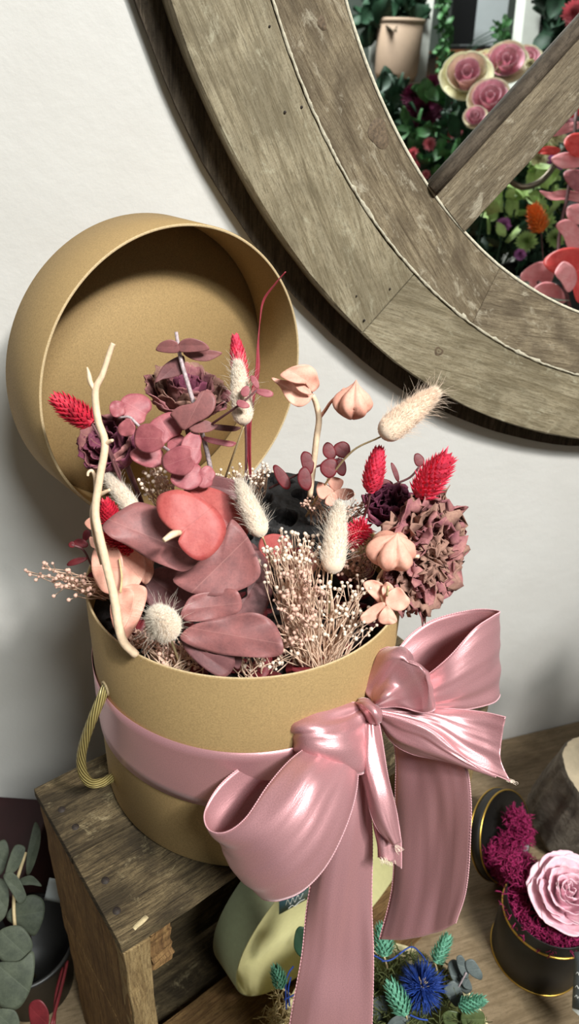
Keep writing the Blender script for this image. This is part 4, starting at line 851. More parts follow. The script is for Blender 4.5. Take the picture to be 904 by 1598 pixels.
# log
L0, L1 = W(903, 1262, .92), W(946, 1204, .86); ax = unit(L1-L0); x_, y_ = perp(ax); mb = MB(); V = []; uv = []; n, m = 26, 90
Lg = np.linalg.norm(L1-L0)
for i in range(n):
    t = i/(n-1)
    for k in range(m):
        a = 2*math.pi*k/m; r = .057*(1-.10*t)*(1+.07*noise.noise(Vector((math.cos(a)*1.5, math.sin(a)*1.5, 3+t)))+.05*noise.noise(Vector((math.cos(a)*6, math.sin(a)*6, t*1.5)))+.02*noise.noise(Vector((math.cos(a)*20, math.sin(a)*20, t*6))))
        if i in (0, n-1): r *= .96
        V.append(L0-ax*.03+ax*(Lg+.03)*t+(x_*math.cos(a)+y_*math.sin(a))*r); uv.append((a, t))
lg = thing('cut_log', V3(L0[0], L0[1], ZT), 'grey-barked log piece with a pale cut face at the right edge of the counter', 'log')
mb.add(V, [(i*m+k, i*m+(k+1) % m, (i+1)*m+(k+1) % m, (i+1)*m+k) for i in range(n-1) for k in range(m)], uv); mb.build('bark', M['bark'], lg)
mb = MB()
for e, idx in ((1, n-1),):
    base_ = np.array(V[idx*m:(idx+1)*m]); cc = base_.mean(0); Q = [cc+ax*e*.003]; F_ = []
    for r in range(1, 9):
        for k in range(m): p = cc+(base_[k]-cc)*r/8; Q.append(p+ax*e*(.003+.002*noise.noise(Vector(p*60)))*(1 if r < 8 else 0))
    F_ += [(0, 1+k, 1+(k+1) % m) for k in range(m)]+[(1+(r-1)*m+k, 1+r*m+k, 1+r*m+(k+1) % m, 1+(r-1)*m+(k+1) % m) for r in range(1, 8) for k in range(m)]
    mb.add(Q, F_)
mb.build('cut_face', M['cut'], lg)
# card at the right edge
cd = thing('price_card', W(900, 1572, .70), 'slate grey card with white handwriting at the bottom right edge', 'card')
def quad(mb, P, n=6, th=.0006):
    A = [W(*p) for p in P]; G = np.array([[A[0]*(1-a)*(1-b)+A[1]*a*(1-b)+A[2]*a*b+A[3]*(1-a)*b for a in np.linspace(0, 1, n)] for b in np.linspace(0, 1, n)]); grid(mb, G)
mb = MB(); quad(mb, [(897, 1486, .675), (960, 1478, .655), (965, 1590, .690), (893, 1572, .705)]); mb.build('card_face', M['card'], cd, solid=.0008)
mb = MB(); quad(mb, [(893, 1573, .704), (965, 1591, .689), (965, 1640, .66), (894, 1576, .70)]); mb.build('card_foot', M['white'], cd, solid=.0008)
for (x, y) in ((899, 1520), (898, 1541), (897, 1556)):
    mb = MB(); pxtube(mb, [(x, y, .6845), (x+3, y-3, .683), (x+5, y+2, .683), (x+8, y-2, .682), (x+14, y, .680)], .0003, 14, 4); mb.build('handwriting', M['ink'], cd)
# ------------------------------------------------------------------ sage lid inside the crate
gc = V3(.0547, .4192, -.1985); th, ph, r_, ld = .691, -.066, .1114, .0354
ga = V3(math.cos(ph)*math.sin(th), -math.cos(ph)*math.cos(th), math.sin(ph)); gb = gc-ga*ld
gl = thing('sage_box_lid', gb-ZUP*.11, 'round sage green lid with yellow lining standing on edge inside the crate', 'lid')
mb = MB(); lathe(mb, [(1e-4, 0), (.1105, 0), (r_, .001), (r_, ld), (r_-.0008, ld+.0003)], gb, ga, 140); mb.build('lid_outside', M['lidg'], gl)
mb = MB(); lathe(mb, [(r_-.0009, ld+.0003), (r_-.0024, ld), (r_-.0025, .003), (1e-4, .003)], gb, ga, 140); mb.build('lid_lining', M['lidgi'], gl)
mb = MB(); n_ = ga; k_ = (gb+ga*.0035)@ga
def onlid(px, py, o=0): return hit(px, py, ga, k_+o)
A = [onlid(436, 1405), onlid(482, 1382), onlid(482, 1402), onlid(436, 1427)]
grid(mb, np.array([[A[0]*(1-a)*(1-b)+A[1]*a*(1-b)+A[2]*a*b+A[3]*(1-a)*b for a in (0, .5, 1)] for b in (0, .5, 1)])); lb = mb.build('paper_label', M['teal'], gl, solid=.0003)
for P in ([(446, 1413), (449, 1404), (453, 1411), (457, 1401), (460, 1408), (465, 1397), (468, 1403), (473, 1394)], [(450, 1418), (456, 1413), (460, 1414), (468, 1407), (476, 1403)]):
    mb = MB(); tube(mb, crv([onlid(x, y, .0006) for x, y in P], 30), .00035, 4); mb.build('label_script', M['ink'], lb)
# ------------------------------------------------------------------ small arrangement in front of the crate
QC = V3(.099, .3006, ZT); qh = .1346
qb = thing('flower_box', QC, 'low round cream box holding the blue thistle arrangement in front of the crate', 'box')
mb = MB(); lathe(mb, [(1e-4, .0005), (.0895, .0005), (.090, .001), (.090, qh-.0005), (.0892, qh), (.0884, qh), (.0876, qh-.0006), (.0876, .003), (1e-4, .003)], QC, ZUP, 120); mb.build('box_body', M['cream'], qb)
mb = MB(); lathe(mb, [(1e-4, qh-.02), (.0875, qh-.022), (.0875, qh-.032), (1e-4, qh-.032)], QC, ZUP, 60); mb.build('moss_bed', M['moss'], qb)
QZ = ZT+qh
th_ = W(658, 1540, dz(658, 1540, QZ+.02)); o = thing('blue_thistle', th_, 'royal blue spiky dried thistle in the cream box', 'dried flower')
r2 = random.Random(9); mb = MB(); tc = unit(CAM-th_)*.6+V3(0, 0, .8)
for i in range(620):
    q = unit(V3(r2.gauss(0, 1), r2.gauss(0, 1), r2.gauss(0, 1)))
    if q@unit(tc) < -.3: continue
    ln = .0225*r2.uniform(.75, 1.08); s = unit(np.cross(q, V3(.3, .2, 1)))*.00042; u_ = np.cross(q, s); bnd = V3(r2.gauss(0, 1), r2.gauss(0, 1), r2.gauss(0, 1))*.0012
    p = th_+q*.004; mm = p+q*ln*.55+bnd*.3; e = th_+q*ln+bnd
    mb.add([p-s, p+s, p+u_, mm-s, mm+s, mm+u_, e], [(0, 1, 4, 3), (1, 2, 5, 4), (2, 0, 3, 5), (3, 4, 6), (4, 5, 6), (5, 3, 6)])
mb.build('spines', M['blue'], o, kind='stuff')
mb = MB(); lathe(mb, [(1e-4, -.006), (.006, -.003), (.007, .002), (.003, .006), (1e-4, .007)], th_, unit(tc), 20); mb.build('core', M['blue'], o)
mb = MB(); 
for i in range(14): q = unit(unit(tc)+V3(r2.gauss(0, .25), r2.gauss(0, .25), r2.gauss(0, .25))); tube(mb, [th_+q*.004, th_+q*.013], [.0005, .0002], 4)
mb.build('pale_centre', M['straw'], o)
mb = MB(); tube(mb, crv([th_-unit(tc)*.003, th_-V3(0, 0, .02), V3(th_[0], th_[1], QZ-.021)], 6), .0012, 6); mb.build('stem', M['stem'], o)
def gz(px, py, h): return (px, py, dz(px, py, QZ+h))
for b_, t_, w_, lab, s_ in (((600, 1493), (597, 1446), 34, 'teal green dried grass head between the two hanging ribbon tails', 1), ((679, 1502), (701, 1460), 27, 'teal green dried grass head standing behind the blue thistle', 2),
                            ((634, 1584), (609, 1534), 34, 'teal green dried grass head left of the blue thistle', 3), ((717, 1570), (757, 1560), 26, 'teal green dried grass head lying right of the blue thistle', 4), ((440, 1542), (430, 1511), 26, 'teal green dried grass head poking out left of the long ribbon tail', 5)):
    canary(gz(*b_, .022), gz(*t_, .034), w_*.95, 'phalg', lab, (b_[0]+(8 if b_[0] > 500 else 40), b_[1]+30, dz(b_[0]+(8 if b_[0] > 500 else 40), b_[1]+30, QZ-.015)), None, s_, n=90, burst=.12, sm='stem')
o = thing('grey_eucalyptus_sprig', W(*gz(722, 1530, .01)), 'dark grey eucalyptus sprig right of the blue thistle', 'dried leaves')
for P, h, m_ in (([(713, 1493), (721, 1491), (728, 1503), (732, 1517), (729, 1528), (720, 1520), (714, 1505)], .036, 'eucx'), ([(727, 1500), (738, 1497), (747, 1508), (753, 1520), (751, 1529), (738, 1524), (729, 1514)], .036, 'eucx'), ([(700, 1503), (712, 1498), (728, 1520), (737, 1542), (727, 1551), (712, 1536), (703, 1522)], .020, 'eucx'), ([(693, 1543), (708, 1530), (722, 1548), (723, 1562), (712, 1571), (699, 1556)], .014, 'eucx'), ([(718, 1520), (730, 1530), (737, 1545), (724, 1540)], .022, 'eucx')):
    q_ = np.mean(P, 0); leaf('leaf', P, dz(q_[0], q_[1], QZ+h), M[m_], o, cup=.002, gy=-.008, base=P[-1])
mb = MB(); tube(mb, crv([W(*gz(728, 1518, .034)), W(*gz(716, 1540, .018)), W(*gz(700, 1570, -.015))], 10), .0008, 5); mb.build('stem', M['twigr'], o)
o = thing('olive_leaf_sprig', W(*gz(735, 1590, .01)), 'round olive green leaves at the bottom edge in the cream box', 'dried leaves')
M['olive'] = leafm('olive_leaf', (66, 78, 46), (94, 104, 62), (140, 146, 110), .4)
for P, h in ((ell(738, 1591, 19, 18, 0), .016), (ell(708, 1592, 18, 15, 30), .008), (ell(622, 1594, 20, 9, -25), .014), (ell(590, 1575, 16, 22, 20), .002), (ell(560, 1600, 22, 20, 0), .006)):
    q_ = np.mean(P, 0); leaf('leaf', P, dz(q_[0], q_[1], QZ+h), M['olive' if q_[0] > 700 else 'eucx'], o, cup=.002, gy=-.006)
bl = [(QC+V3(r2.uniform(-.07, .07), r2.uniform(-.02, .07), qh+.000), .02, .02, .010, 60) for i in range(12)]
moss(bl, 'olive green and brown moss filling the cream box', M['moss'], seed=5, name='moss_filling', ln=.014)
o = thing('blue_grass', W(*gz(640, 1500, 0)), 'thin royal blue dyed grass strands round the thistle', 'dried grass')
for P in ([(596, 1500), (612, 1497), (640, 1478), (655, 1486), (668, 1504)], [(447, 1575), (446, 1540), (450, 1520), (458, 1508)], [(452, 1570), (450, 1545), (454, 1525)], [(444, 1560), (460, 1552), (470, 1548)], [(640, 1584), (655, 1590), (668, 1592)], [(560, 1495), (580, 1490), (600, 1500)]):
    mb = MB(); tube(mb, crv([W(*gz(x, y, .018)) for x, y in P], 24), .0007, 5); mb.build('strand', M['blue'], o)
moss([(W(*gz(436, 1590, .0)), .012, .012, .008, 60)], 'straw coloured grass wisps left of the long ribbon tail', M['straw'], seed=8, name='straw_wisps', ln=.02, cat='dried grass')
leaf_o = thing('glossy_green_leaf', W(*gz(468, 1470, .03)), 'glossy dark green leaf half hidden by the long ribbon tail', 'leaf')
leaf('leaf_blade', [(462, 1452), (472, 1446), (486, 1460), (486, 1495), (470, 1494), (459, 1478)], dz(470, 1470, QZ+.04), M['grnd'], leaf_o, cup=.004)
# ------------------------------------------------------------------ left of the crate
q = W(30, 1240, .84); top = q[2]; BXX, BXY = V3(.999, -.04, 0), V3(.04, .999, 0)
rb = thing('red_paper_box', V3(q[0]-.065, q[1]-.06, ZT), 'dark red box in the shadow left of the crate', 'box')
mb = MB(); box(mb, V3(q[0]-.062, q[1]-.06, (top+ZT)/2), BXX, BXY, ZUP, .20, .11, top-ZT); mb.build('box_body', M['redbox'], rb, flat=True, bevel=.003)
mb = MB(); box(mb, V3(q[0]-.062, q[1]-.06, top-.004), BXX, BXY, ZUP, .204, .114, .012); mb.build('box_lid', M['redbox'], rb, flat=True, bevel=.002)
bk = W(48, 1500, .75); bk[2] = ZT
bu = thing('black_bucket', bk, 'black bucket behind the grey-green eucalyptus left of the crate', 'bucket')
mb = MB(); lathe(mb, [(1e-4, 0), (.038, 0), (.046, .075), (.047, .076), (.045, .076), (.037, .003), (1e-4, .003)], bk, ZUP, 60); mb.build('bucket_body', M['black'], bu)
mb = MB(); lathe(mb, [(.046, .072), (.0485, .074), (.0485, .078), (.0455, .078)], bk, ZUP, 60); mb.build('bucket_rim', M['black'], bu)
tg = thing('white_tag', W(80, 1390, .74), 'small white tag between the eucalyptus leaves and the crate', 'tag')
mb = MB(); quad(mb, [(77, 1370, .735), (96, 1374, .735), (96, 1409, .745), (69, 1404, .745)]); mb.build('tag_card', M['paper'], tg, solid=.0006)
eg = thing('grey_green_eucalyptus', bk+V3(0, 0, .02), 'bunch of grey-green eucalyptus leaves at the lower left edge', 'foliage')
for P, d_ in (([(8, 1368), (14, 1340), (24, 1319), (39, 1322), (36, 1338), (26, 1358)], .66), ([(5, 1368), (18, 1361), (30, 1372), (38, 1388), (41, 1402), (31, 1411), (20, 1396)], .655), ([(41, 1362), (42, 1335), (48, 1305), (55, 1283), (63, 1296), (62, 1320), (54, 1348), (46, 1364)], .70), ([(28, 1374), (46, 1366), (57, 1372), (65, 1383), (50, 1381), (34, 1381)], .69),
              ([(10, 1432), (26, 1408), (50, 1396), (68, 1406), (68, 1432), (54, 1460), (34, 1450)], .68), ([(0, 1452), (28, 1444), (44, 1457), (51, 1478), (36, 1500), (8, 1502), (-10, 1480)], .65), ([(-6, 1504), (30, 1500), (51, 1484), (54, 1512), (46, 1548), (28, 1574), (2, 1573), (-12, 1540)], .64), ([(-8, 1578), (12, 1574), (26, 1580), (30, 1604), (10, 1620), (-10, 1610)], .63),
              ([(-20, 1380), (5, 1372), (14, 1395), (8, 1430), (-14, 1440)], .67), ([(-15, 1330), (6, 1310), (14, 1330), (4, 1362), (-12, 1366)], .68)):
    leaf('leaf', P, d_, M['eucg'], eg, cup=.005, gx=.006, gy=-.01, base=P[0])
mb = MB(); tube(mb, crv([bk+V3(0, 0, .01), W(30, 1480, .68), W(22, 1400, .68), W(40, 1330, .70)], 20), .0016, 6); mb.build('stem', M['stem'], eg)
o = thing('red_stemmed_sprig', W(90, 1560, .68), 'dark red stems in the shadow at the lower left of the crate', 'twig')
for P in ([(105, 1500, .72), (96, 1540, .70), (80, 1600, .67)], [(98, 1510, .72), (88, 1550, .70), (84, 1600, .68)]):
    mb = MB(); pxtube(mb, P, .0016, 14, 6); mb.build('stem', M['eucd'], o)
leaf('leaf', [(45, 1570), (62, 1560), (76, 1580), (72, 1610), (52, 1610)], .66, M['eucd'], o, cup=.003)
# unseen vase of leafy branches, added off frame right to shade wall and counter
vc = V3(.56, .37, ZT); vs_ = thing('shade_vase', vc, 'unseen vase of leafy eucalyptus added beyond the right edge to shade wall and counter', 'vase')
mb = MB(); lathe(mb, [(1e-4, 0), (.040, 0), (.050, .05), (.046, .12), (.032, .17), (.036, .185), (.033, .186), (.029, .17), (.042, .12), (.045, .05), (.036, .005), (1e-4, .005)], vc, ZUP, 60); mb.build('vase_body', M['pot'], vs_)
r2 = random.Random(44)
for bi, (dx, dy, hh) in enumerate(((-.10, .02, .52), (-.04, .09, .56), (.03, .05, .55), (-.13, .10, .46), (-.02, -.03, .50), (.07, .10, .54))):
    P = crv([vc+V3(0, 0, .03), vc+V3(dx*.2, dy*.2, hh*.4), vc+V3(dx*.6, dy*.6, hh*.75), vc+V3(dx, dy, hh)], 24); br_ = thing('shade_branch', vc+ZUP*.03, 'unseen eucalyptus stem in the added vase, casting leaf shade from beyond the right edge', 'foliage', 'added shade-casting stems in the vase')
    mb = MB(); tube(mb, P, [.0025, .001], 6); mb.build('stem', M['stemr'], br_)
    mb = MB()
    for k in range(9, 24):
        for sd in (-1, 1):
            a = r2.random()*6.28; u_ = unit(V3(math.cos(a), math.sin(a), .4)); v_ = unit(np.cross(u_, ZUP)); s = .040*r2.uniform(.7, 1.2)
            G = np.array([[P[k]+u_*s*t+v_*s*.42*q_*math.sin(math.pi*min(1, t*.9+.06))-ZUP*s*.2*t*t for q_ in (-1, 0, 1)] for t in np.linspace(0, 1, 7)]); grid(mb, G, [(t, q_) for t in np.linspace(0, 1, 7) for q_ in (-1, 0, 1)])
    mb.build('leaves', M['eucg'], br_)
# ================================================================== THE SHOP SEEN IN THE MIRROR (real things standing behind and beside the camera)
GK = WD-GH
_W0 = W
def refl(p): return p-2*WN*((p@WN)-GK)
def W(px, py, d): return refl(CAM+ray(px, py)*d)
r3 = random.Random(77)
def foliage(blobs, name, label, mat, size=.03, seed=1, cat='plant', stem_to=None):
    r2 = random.Random(seed); c = W(blobs[0][0], blobs[0][1], blobs[0][4]); root = thing(name, V3(c[0], c[1], c[2]-.2), label, cat); mb = MB(); ms = MB()
    for (cx, cy, rx_, ry_, d, n) in blobs:
        for i in range(n):
            a = r2.random()*6.283; k = r2.random()**.5; p = W(cx+rx_*k*math.cos(a), cy+ry_*k*math.sin(a), d+r2.uniform(-.12, .12))
            u_ = unit(V3(r2.gauss(0, 1), r2.gauss(0, 1), r2.gauss(0, 1)+.4)); v_ = unit(np.cross(u_, V3(r2.gauss(0, 1), r2.gauss(0, 1), 1))); w_ = np.cross(u_, v_); s = size*r2.uniform(.6, 1.3)
            G = np.array([[p+u_*s*t+v_*s*.38*q_*math.sin(math.pi*min(1, t*.92+.06))-w_*s*.15*(q_*q_+t*t) for q_ in (-1, 0, 1)] for t in np.linspace(0, 1, 6)]); grid(mb, G, [(t, q_) for t in np.linspace(0, 1, 6) for q_ in (-1, 0, 1)])
            if i % 9 == 0: tube(ms, crv([p, (p+c)/2-ZUP*.04, c-ZUP*.2], 6), .0015, 4, cap=False)
    mb.build('foliage', mat, root); ms.build('stems', M['grnd'], root); return root
def pom(px, py, d, rp, mat, label, name='mum_flower', n=150, seed=1, cup=.5, group=None, cat='flower'):
    c = W(px, py, d); R = rp*d/F; r2 = random.Random(seed); o = thing(name, c, label, cat, group); mb = MB(); ax = unit(unit(refl(CAM)-c)*0+unit(W(px, py, d*.9)-c)+ZUP*.4); x, y = perp(ax)
    for i in range(n):
        t = (i+.5)/n; th = i*2.39996; el = t*1.75; o_ = (x*math.cos(th)+y*math.sin(th)); dr = unit(ax*math.cos(el)+o_*math.sin(el)); s = unit(np.cross(dr, ax+V3(.01, .02, 0)))
        p = c+dr*R*.25; ln = R*(.55+.45*t)*r2.uniform(.9, 1.1); w = R*.16; k = unit(ax*cup+dr)
        G = np.array([[p+dr*ln*a*.7+k*ln*a*.3+s*w*q_*math.sin(math.pi*min(1, a*.85+.1))+ax*R*.05*q_*q_ for q_ in (-1, 0, 1)] for a in np.linspace(0, 1, 5)]); grid(mb, G)
    mb.build('petals', mat, o); mb = MB(); lathe(mb, [(1e-4, -.3*R), (R*.3, -.1*R), (R*.35, .1*R), (1e-4, .3*R)], c, ax, 12); mb.build('flower_centre', mat, o)
    mb = MB(); tube(mb, crv([c-ax*R*.2, c-ax*R*.6-ZUP*.06, c-ZUP*.22], 6), .002, 5); mb.build('stem', M['grnd'], o); return o
def bar(name, P0, P1, wpx, th, m, par=None, **k):
    a, b = W(*P0), W(*P1); X = unit(b-a); Z = unit(np.cross(X, WU)) if abs(X@WU) < .9 else unit(np.cross(X, ZUP)); Y = np.cross(Z, X); w_ = wpx*(P0[2]+P1[2])/2/F
    mb = MB(); box(mb, (a+b)/2, X, Y, Z, np.linalg.norm(b-a), w_, th); return mb.build(name, m, par, flat=True, bevel=.002, **k)
# stands and buckets the flowers stand in
def bucket(px, py, d, R, hh, label, m):
    c = W(px, py, d); c = c-ZUP*hh; o = thing('flower_bucket', c, label, 'bucket')
    mb = MB(); lathe(mb, [(1e-4, 0), (R*.8, 0), (R, hh), (R*.97, hh), (R*.77, .004), (1e-4, .004)], c, ZUP, 40); mb.build('bucket_body', m, o)
    mb = MB(); lathe(mb, [(R*.99, hh-.012), (R*1.05, hh-.008), (R*1.05, hh+.002), (R*.97, hh+.002)], c, ZUP, 40); mb.build('bucket_rim', m, o); return c
b1 = bucket(700, 330, 1.85, .10, .26, 'black flower bucket under the pink roses, seen in the mirror', M['black'])
b2 = bucket(850, 425, 1.50, .09, .24, 'black flower bucket under the mixed flowers, seen at the right of the mirror', M['black'])
st = thing('display_stand', V3(b1[0], b1[1], -1.2), 'brown wooden stand carrying the flower buckets, seen in the mirror', 'stand')
zz = min(b1[2], b2[2])
mb = MB(); box(mb, V3((b1[0]+b2[0])/2, (b1[1]+b2[1])/2, zz-.02), unit(b2*V3(1, 1, 0)-b1*V3(1, 1, 0)), np.cross(ZUP, unit(b2*V3(1, 1, 0)-b1*V3(1, 1, 0))), ZUP, .95, .36, .035); mb.build('stand_top', M['brownwood'], st, flat=True)
for sx in (-.4, .4):
    for sy in (-.14, .14):
        u_ = unit(b2*V3(1, 1, 0)-b1*V3(1, 1, 0)); v_ = np.cross(ZUP, u_); p = V3((b1[0]+b2[0])/2, (b1[1]+b2[1])/2, 0)+u_*sx+v_*sy
        mb = MB(); box(mb, V3(p[0], p[1], (zz-.035-1.2)/2), ZUP, u_, v_, zz-.035+1.2, .03, .03); mb.build('leg', M['brownwood'], st, flat=True)
# pink and cream roses
for i, (px, py, r, d, lab) in enumerate(((728, 122, 32, 1.70, 'leftmost pink and cream rose of the group seen in the mirror'), (758, 104, 20, 1.74, 'cream rose between two pink roses seen in the mirror'), (790, 100, 27, 1.72, 'topmost pink rose left of the white post seen in the mirror'), (822, 96, 20, 1.76, 'pink rose just above the crossbar seen in the mirror'), (764, 158, 27, 1.66, 'deep pink open rose low in the group seen in the mirror'), (742, 184, 15, 1.64, 'lowest small pink rose touching the crossbar seen in the mirror'), (700, 120, 12, 1.74, 'small cream rosebud at the left of the pink roses in the mirror'))):
    c = W(px, py, d); ax = unit(unit(W(px, py, d-.1)-c)+ZUP*.7); R = r*d/F
    rose('garden_rose', c, ax, R, R*1.25, [(3, .22, 1.0, .05), (5, .5, 1.0, .15), (6, .8, .9, .3), (6, 1.0, .7, .45)], [M['pinkf'], M['pinkf'], M['creamf'] if i in (0, 1, 6) else M['pinkf'], M['creamf']], lab, 'rose', 0, 'roses seen in the mirror', seed=i+30, curl=.3, stemto=c-ZUP*.2, stemm=M['grnd'])
for i, (px, py, r, lab) in enumerate(((661, 175, 25, 'large burgundy chrysanthemum seen in the mirror'), (646, 153, 18, 'left burgundy chrysanthemum seen in the mirror'), (675, 138, 17, 'upper burgundy chrysanthemum below the white rail seen in the mirror'), (717, 172, 18, 'dark burgundy chrysanthemum beside the pink roses seen in the mirror'), (690, 150, 10, 'burgundy bud between the chrysanthemums seen in the mirror'))):
    pom(px, py, 1.9, r, M['mum'], lab, seed=i, group='burgundy chrysanthemums seen in the mirror')
for i, (px, py, r) in enumerate(((700, 214, 9), (671, 226, 10), (690, 238, 9), (645, 241, 9), (665, 273, 7), (650, 258, 7), (708, 229, 6), (682, 243, 8), (716, 206, 7))):
    pom(px, py, 1.78, r, M['coral'], 'small coral pink carnation above the lower inner edge of the mirror frame', 'carnation', 60, i, .9, 'small coral carnations seen in the mirror')
foliage([(660, 215, 60, 70, 2.0, 260), (610, 170, 20, 40, 2.1, 60), (700, 260, 50, 40, 1.9, 140), (740, 200, 40, 40, 1.85, 80)], 'green_foliage', 'dark green foliage round the burgundy and pink flowers seen in the mirror', M['grnd'], .05, 1)
foliage([(665, 200, 40, 60, 1.86, 50), (700, 250, 40, 30, 1.80, 50)], 'green_foliage', 'mid green leaves among the small coral flowers seen in the mirror', M['grn'], .045, 2)
foliage([(770, 340, 50, 60, 1.7, 200), (850, 380, 60, 60, 1.65, 160), (740, 380, 40, 40, 1.8, 90), (850, 280, 50, 40, 1.7, 80)], 'green_foliage', 'green foliage under the crossbar seen in the mirror', M['grnd'], .045, 3)
foliage([(775, 340, 40, 50, 1.6, 40), (860, 300, 40, 50, 1.55, 40), (830, 240, 30, 30, 1.6, 30)], 'green_foliage', 'lime green leaves among the mixed flowers seen in the mirror', M['grnl'], .04, 4)
foliage([(606, 25, 38, 26, 2.9, 130)], 'potted_plant', 'dark leafy plant growing from the beige planter seen in the mirror', M['grnd'], .09, 5)
foliage([(694, 60, 7, 70, 2.7, 110), (785, 60, 12, 30, 2.6, 60), (690, 0, 10, 20, 2.7, 40)], 'trailing_plant', 'trailing green plant beside the white shelf post seen in the mirror', M['grn'], .028, 6)
foliage([(880, 30, 36, 50, 2.4, 120)], 'green_foliage', 'dark foliage right of the white posts seen in the mirror', M['grnd'], .07, 7)
for i, (px, py, r, m_, lab) in enumerate(((848, 345, 17, 'grnl', 'pale green bloom beside the orange flower seen in the mirror'), (822, 378, 15, 'grnl', 'pale green bloom below left of the orange flower seen in the mirror'), (868, 372, 14, 'grnl', 'pale green bloom under the orange flower seen in the mirror'), (842, 248, 14, 'creamf', 'cream bloom beside the metal hook seen in the mirror'), (800, 262, 10, 'creamf', 'small cream bloom inside the metal hook seen in the mirror'), (866, 212, 17, 'creamf', 'cream bloom under the lower edge of the crossbar seen in the mirror'), (756, 318, 9, 'creamf', 'small cream bloom close to the crossbar foot seen in the mirror'),
                                      (866, 255, 16, 'lilac', 'lilac bloom right of the metal hook seen in the mirror'), (786, 352, 11, 'lilac', 'small lilac bloom left of the orange flower seen in the mirror'), (880, 190, 16, 'pinkf', 'pink bloom under the crossbar at the right edge of the mirror'), (812, 398, 9, 'lilac', 'tiny lilac bloom above the red leaves seen in the mirror'), (828, 100, 7, 'creamf', 'tiny yellow-cream bud above the crossbar seen in the mirror'), (896, 22, 18, 'coral', 'coral bloom in the top right corner of the mirror'), (770, 222, 8, 'creamf', 'small cream bloom hidden near the crossbar'))):
    pom(px, py, 1.5, r, M[m_], lab, 'filler_bloom', 90, i+40, .8)
canary((845, 362, 1.30), (832, 322, 1.30), 27, 'phalo', 'orange dried grass head seen in the mirror', (850, 430, 1.35), None, 3, n=120, burst=.2, name='orange_grass')
hkk = thing('metal_hook', W(820, 290, 1.35), 'curved dark metal hook seen under the crossbar in the mirror', 'hook')
mb = MB(); pxtube(mb, [(795, 250, 1.35), (793, 268, 1.35), (799, 284, 1.35), (818, 292, 1.35), (842, 284, 1.35), (860, 266, 1.35), (872, 244, 1.35), (890, 225, 1.37)], .0055, 40, 10); mb.build('hook_rod', M['steel'], hkk)
rd_ = thing('red_eucalyptus_bouquet', W(880, 480, 1.12), 'bright red and pink preserved eucalyptus bouquet seen at the lower right of the mirror', 'dried leaves')
for P, d_, m_ in (([(812, 432), (826, 416), (848, 408), (866, 420), (858, 446), (840, 462), (824, 452)], 1.16, 'pinkl'), ([(848, 410), (866, 392), (895, 386), (925, 396), (930, 420), (900, 432), (870, 430)], 1.12, 'redl'), ([(866, 425), (880, 408), (898, 420), (900, 440), (888, 456), (876, 440)], 1.09, 'pinkl'), ([(832, 452), (850, 440), (872, 446), (884, 470), (860, 476), (838, 468)], 1.13, 'pinkl'),
                  ([(842, 298), (860, 300), (880, 296), (915, 304), (915, 318), (885, 312), (860, 312)], 1.16, 'pinkl'), ([(860, 248), (880, 238), (905, 240), (930, 250), (900, 262), (875, 262)], 1.15, 'pinkl'), ([(880, 222), (895, 208), (925, 212), (920, 240), (895, 244)], 1.14, 'redl'), ([(868, 352), (885, 342), (905, 356), (915, 385), (890, 392), (880, 370)], 1.14, 'pinkl'), ([(836, 238), (852, 228), (875, 232), (866, 242)], 1.2, 'redl'),
                  ([(885, 325), (905, 318), (930, 330), (915, 350), (890, 346)], 1.15, 'pinkl'), ([(895, 430), (915, 420), (935, 440), (925, 470), (900, 470)], 1.1, 'redl'), ([(846, 210), (868, 196), (905, 190), (905, 200), (870, 212)], 1.2, 'pinkl'), ([(880, 270), (900, 264), (925, 275), (910, 300), (890, 292)], 1.14, 'eucs'), ([(862, 170), (885, 160), (915, 165), (905, 180), (880, 184)], 1.2, 'redl')):
    leaf('leaf', P, d_, M[m_], rd_, cup=.008, gx=.02, wav=.003)
for P in ([(900, 520, 1.12), (880, 440, 1.13), (872, 380, 1.15), (890, 280, 1.16), (900, 170, 1.18)], [(900, 520, 1.12), (860, 460, 1.14), (840, 440, 1.16)]):
    mb = MB(); pxtube(mb, P, .003, 20, 6); mb.build('stem', M['stemr'], rd_)
# shelf, planter and back of the shop
sh = thing('white_shelf', W(640, 130, 3.0), 'white painted shelf rack with upright posts seen in the mirror', 'shelf')
bar('post', (672, -90, 3.0), (646, 150, 3.0), 26, .05, M['white'], sh); bar('post', (582, -90, 3.1), (584, 150, 3.1), 12, .03, M['white'], sh)
bar('shelf_board', (560, 133, 2.95), (690, 131, 2.95), 6, .3, M['steel'], sh); bar('post', (604, 133, 2.95), (606, 240, 2.95), 5, .02, M['white'], sh); bar('shelf_board', (560, 32, 3.15), (640, 30, 3.15), 8, .1, M['white'], sh)
pp = W(617, 128, 2.9); o = thing('planter', pp, 'beige ceramic planter on the shelf seen in the mirror', 'planter'); k_ = 2.9/F
mb = MB(); lathe(mb, [(1e-4, 0), (28*k_, 0), (33*k_, 12*k_), (35*k_, 78*k_), (33*k_, 80*k_), (31*k_, 76*k_), (31*k_, 70*k_), (1e-4, 70*k_)], pp, ZUP, 50); mb.build('pot_body', M['pot'], o)
mb = MB(); lathe(mb, [(34*k_, 76*k_), (36.5*k_, 77*k_), (36.5*k_, 82*k_), (32*k_, 82*k_)], pp, ZUP, 50); mb.build('pot_rim', M['pot'], o)
o = thing('white_post', W(820, 100, 2.5), 'white painted post right of the pink roses seen in the mirror', 'post')
bar('post_shaft', (836, -90, 2.5), (740, 806, 2.5), 30, .06, M['white'], o); bar('post_side', (856, -90, 2.52), (760, 806, 2.52), 12, .03, M['paper'], o)
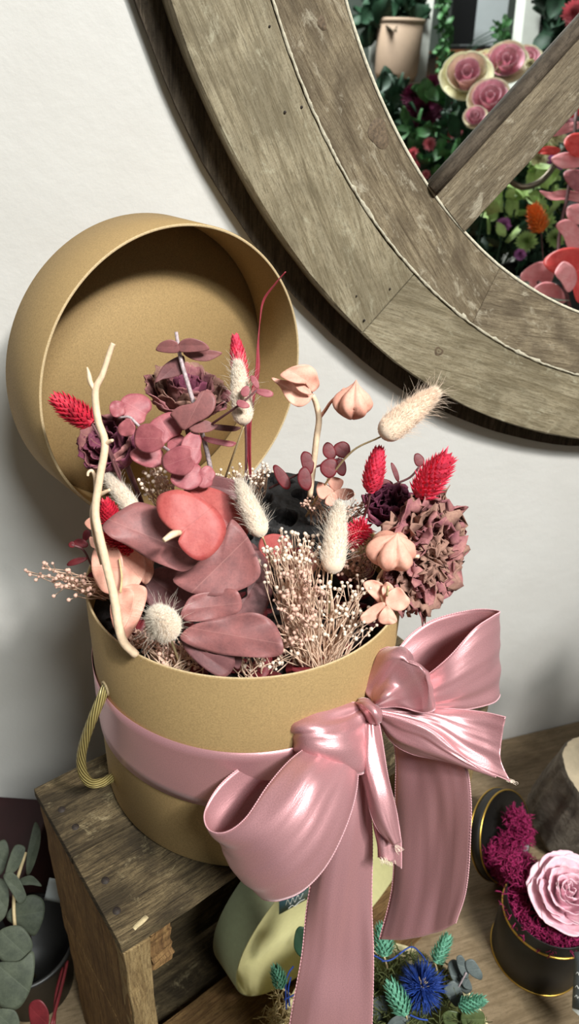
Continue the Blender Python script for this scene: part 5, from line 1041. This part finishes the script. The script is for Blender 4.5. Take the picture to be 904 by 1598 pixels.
o = thing('monitor', W(720, 60, 3.2), 'black monitor on the brown cabinet seen in the mirror', 'monitor'); bar('screen', (704, 28, 3.2), (742, 28, 3.2), 70, .03, M['screen'], o); bar('monitor_foot', (700, 80, 3.2), (790, 80, 3.2), 14, .1, M['screen'], o)
o = thing('notice_board', W(760, 40, 3.35), 'pale grey notice board behind the monitor seen in the mirror', 'board'); bar('board_sheet', (722, 34, 3.35), (790, 34, 3.35), 68, .02, M['paper'], o); bar('board_frame', (720, -4, 3.35), (792, -4, 3.35), 5, .03, M['white'], o)
o = thing('brown_cabinet', W(720, 120, 3.25), 'brown wooden cabinet behind the pink roses seen in the mirror', 'cabinet'); bar('cabinet_body', (668, 150, 3.3), (800, 150, 3.3), 120, .3, M['brownwood'], o); bar('cabinet_top', (662, 88, 3.25), (806, 88, 3.25), 5, .36, M['screen'], o)
W = _W0
# ================================================================== CAMERA, LIGHT
cam = bpy.data.cameras.new('camera'); co = bpy.data.objects.new('camera', cam); C.objects.link(co); SC.camera = co
R_ = V3(cr, 0, 0); r0 = ray(452, 799); rx = unit(ray(1452, 799)-r0); ry = unit(ray(452, -201)-r0)
co.matrix_world = Matrix(((rx[0], ry[0], -r0[0], 0), (rx[1], ry[1], -r0[1], 0), (rx[2], ry[2], -r0[2], H), (0, 0, 0, 1)))
cam.sensor_fit = 'VERTICAL'; cam.sensor_height = 24; cam.lens = 24*F/1598; cam.clip_start = .01
cam.dof.use_dof = True; cam.dof.focus_distance = .50; cam.dof.aperture_fstop = 7.0
def light(name, loc, target, size, power, col, shape='DISK'):
    l = bpy.data.lights.new(name, 'AREA'); l.shape = shape; l.size = size; l.energy = power; l.color = col
    o = bpy.data.objects.new(name, l); C.objects.link(o); o.location = Vector(loc)
    o.rotation_euler = (Vector(target)-Vector(loc)).to_track_quat('-Z', 'Y').to_euler(); return o
l = bpy.data.lights.new('ceiling_spot', 'SPOT'); l.energy = 156; l.color = (1, .965, .92); l.shadow_soft_size = .09; l.spot_size = math.radians(46); l.spot_blend = .9
o = bpy.data.objects.new('ceiling_spot', l); C.objects.link(o); o.location = (1.00, -.66, 1.80); o.rotation_euler = (Vector((.10, .55, .48))-o.location).to_track_quat('-Z', 'Y').to_euler()
light('shop_fill_light', (1.0, -1.2, 2.2), (.9, -1.6, -.3), .9, 130, (.95, 1, .98))  # added fill light, brightens the shop things reflected in the mirror
w = bpy.data.worlds.new('world'); SC.world = w; w.use_nodes = True; bg = w.node_tree.nodes['Background']
bg.inputs[0].default_value = (.88, .84, .79, 1); bg.inputs[1].default_value = .085
SC.view_settings.view_transform = 'Standard'; SC.view_settings.look = 'None'; SC.view_settings.gamma = 1; SC.view_settings.use_curve_mapping = False
SC.view_settings.exposure = 0
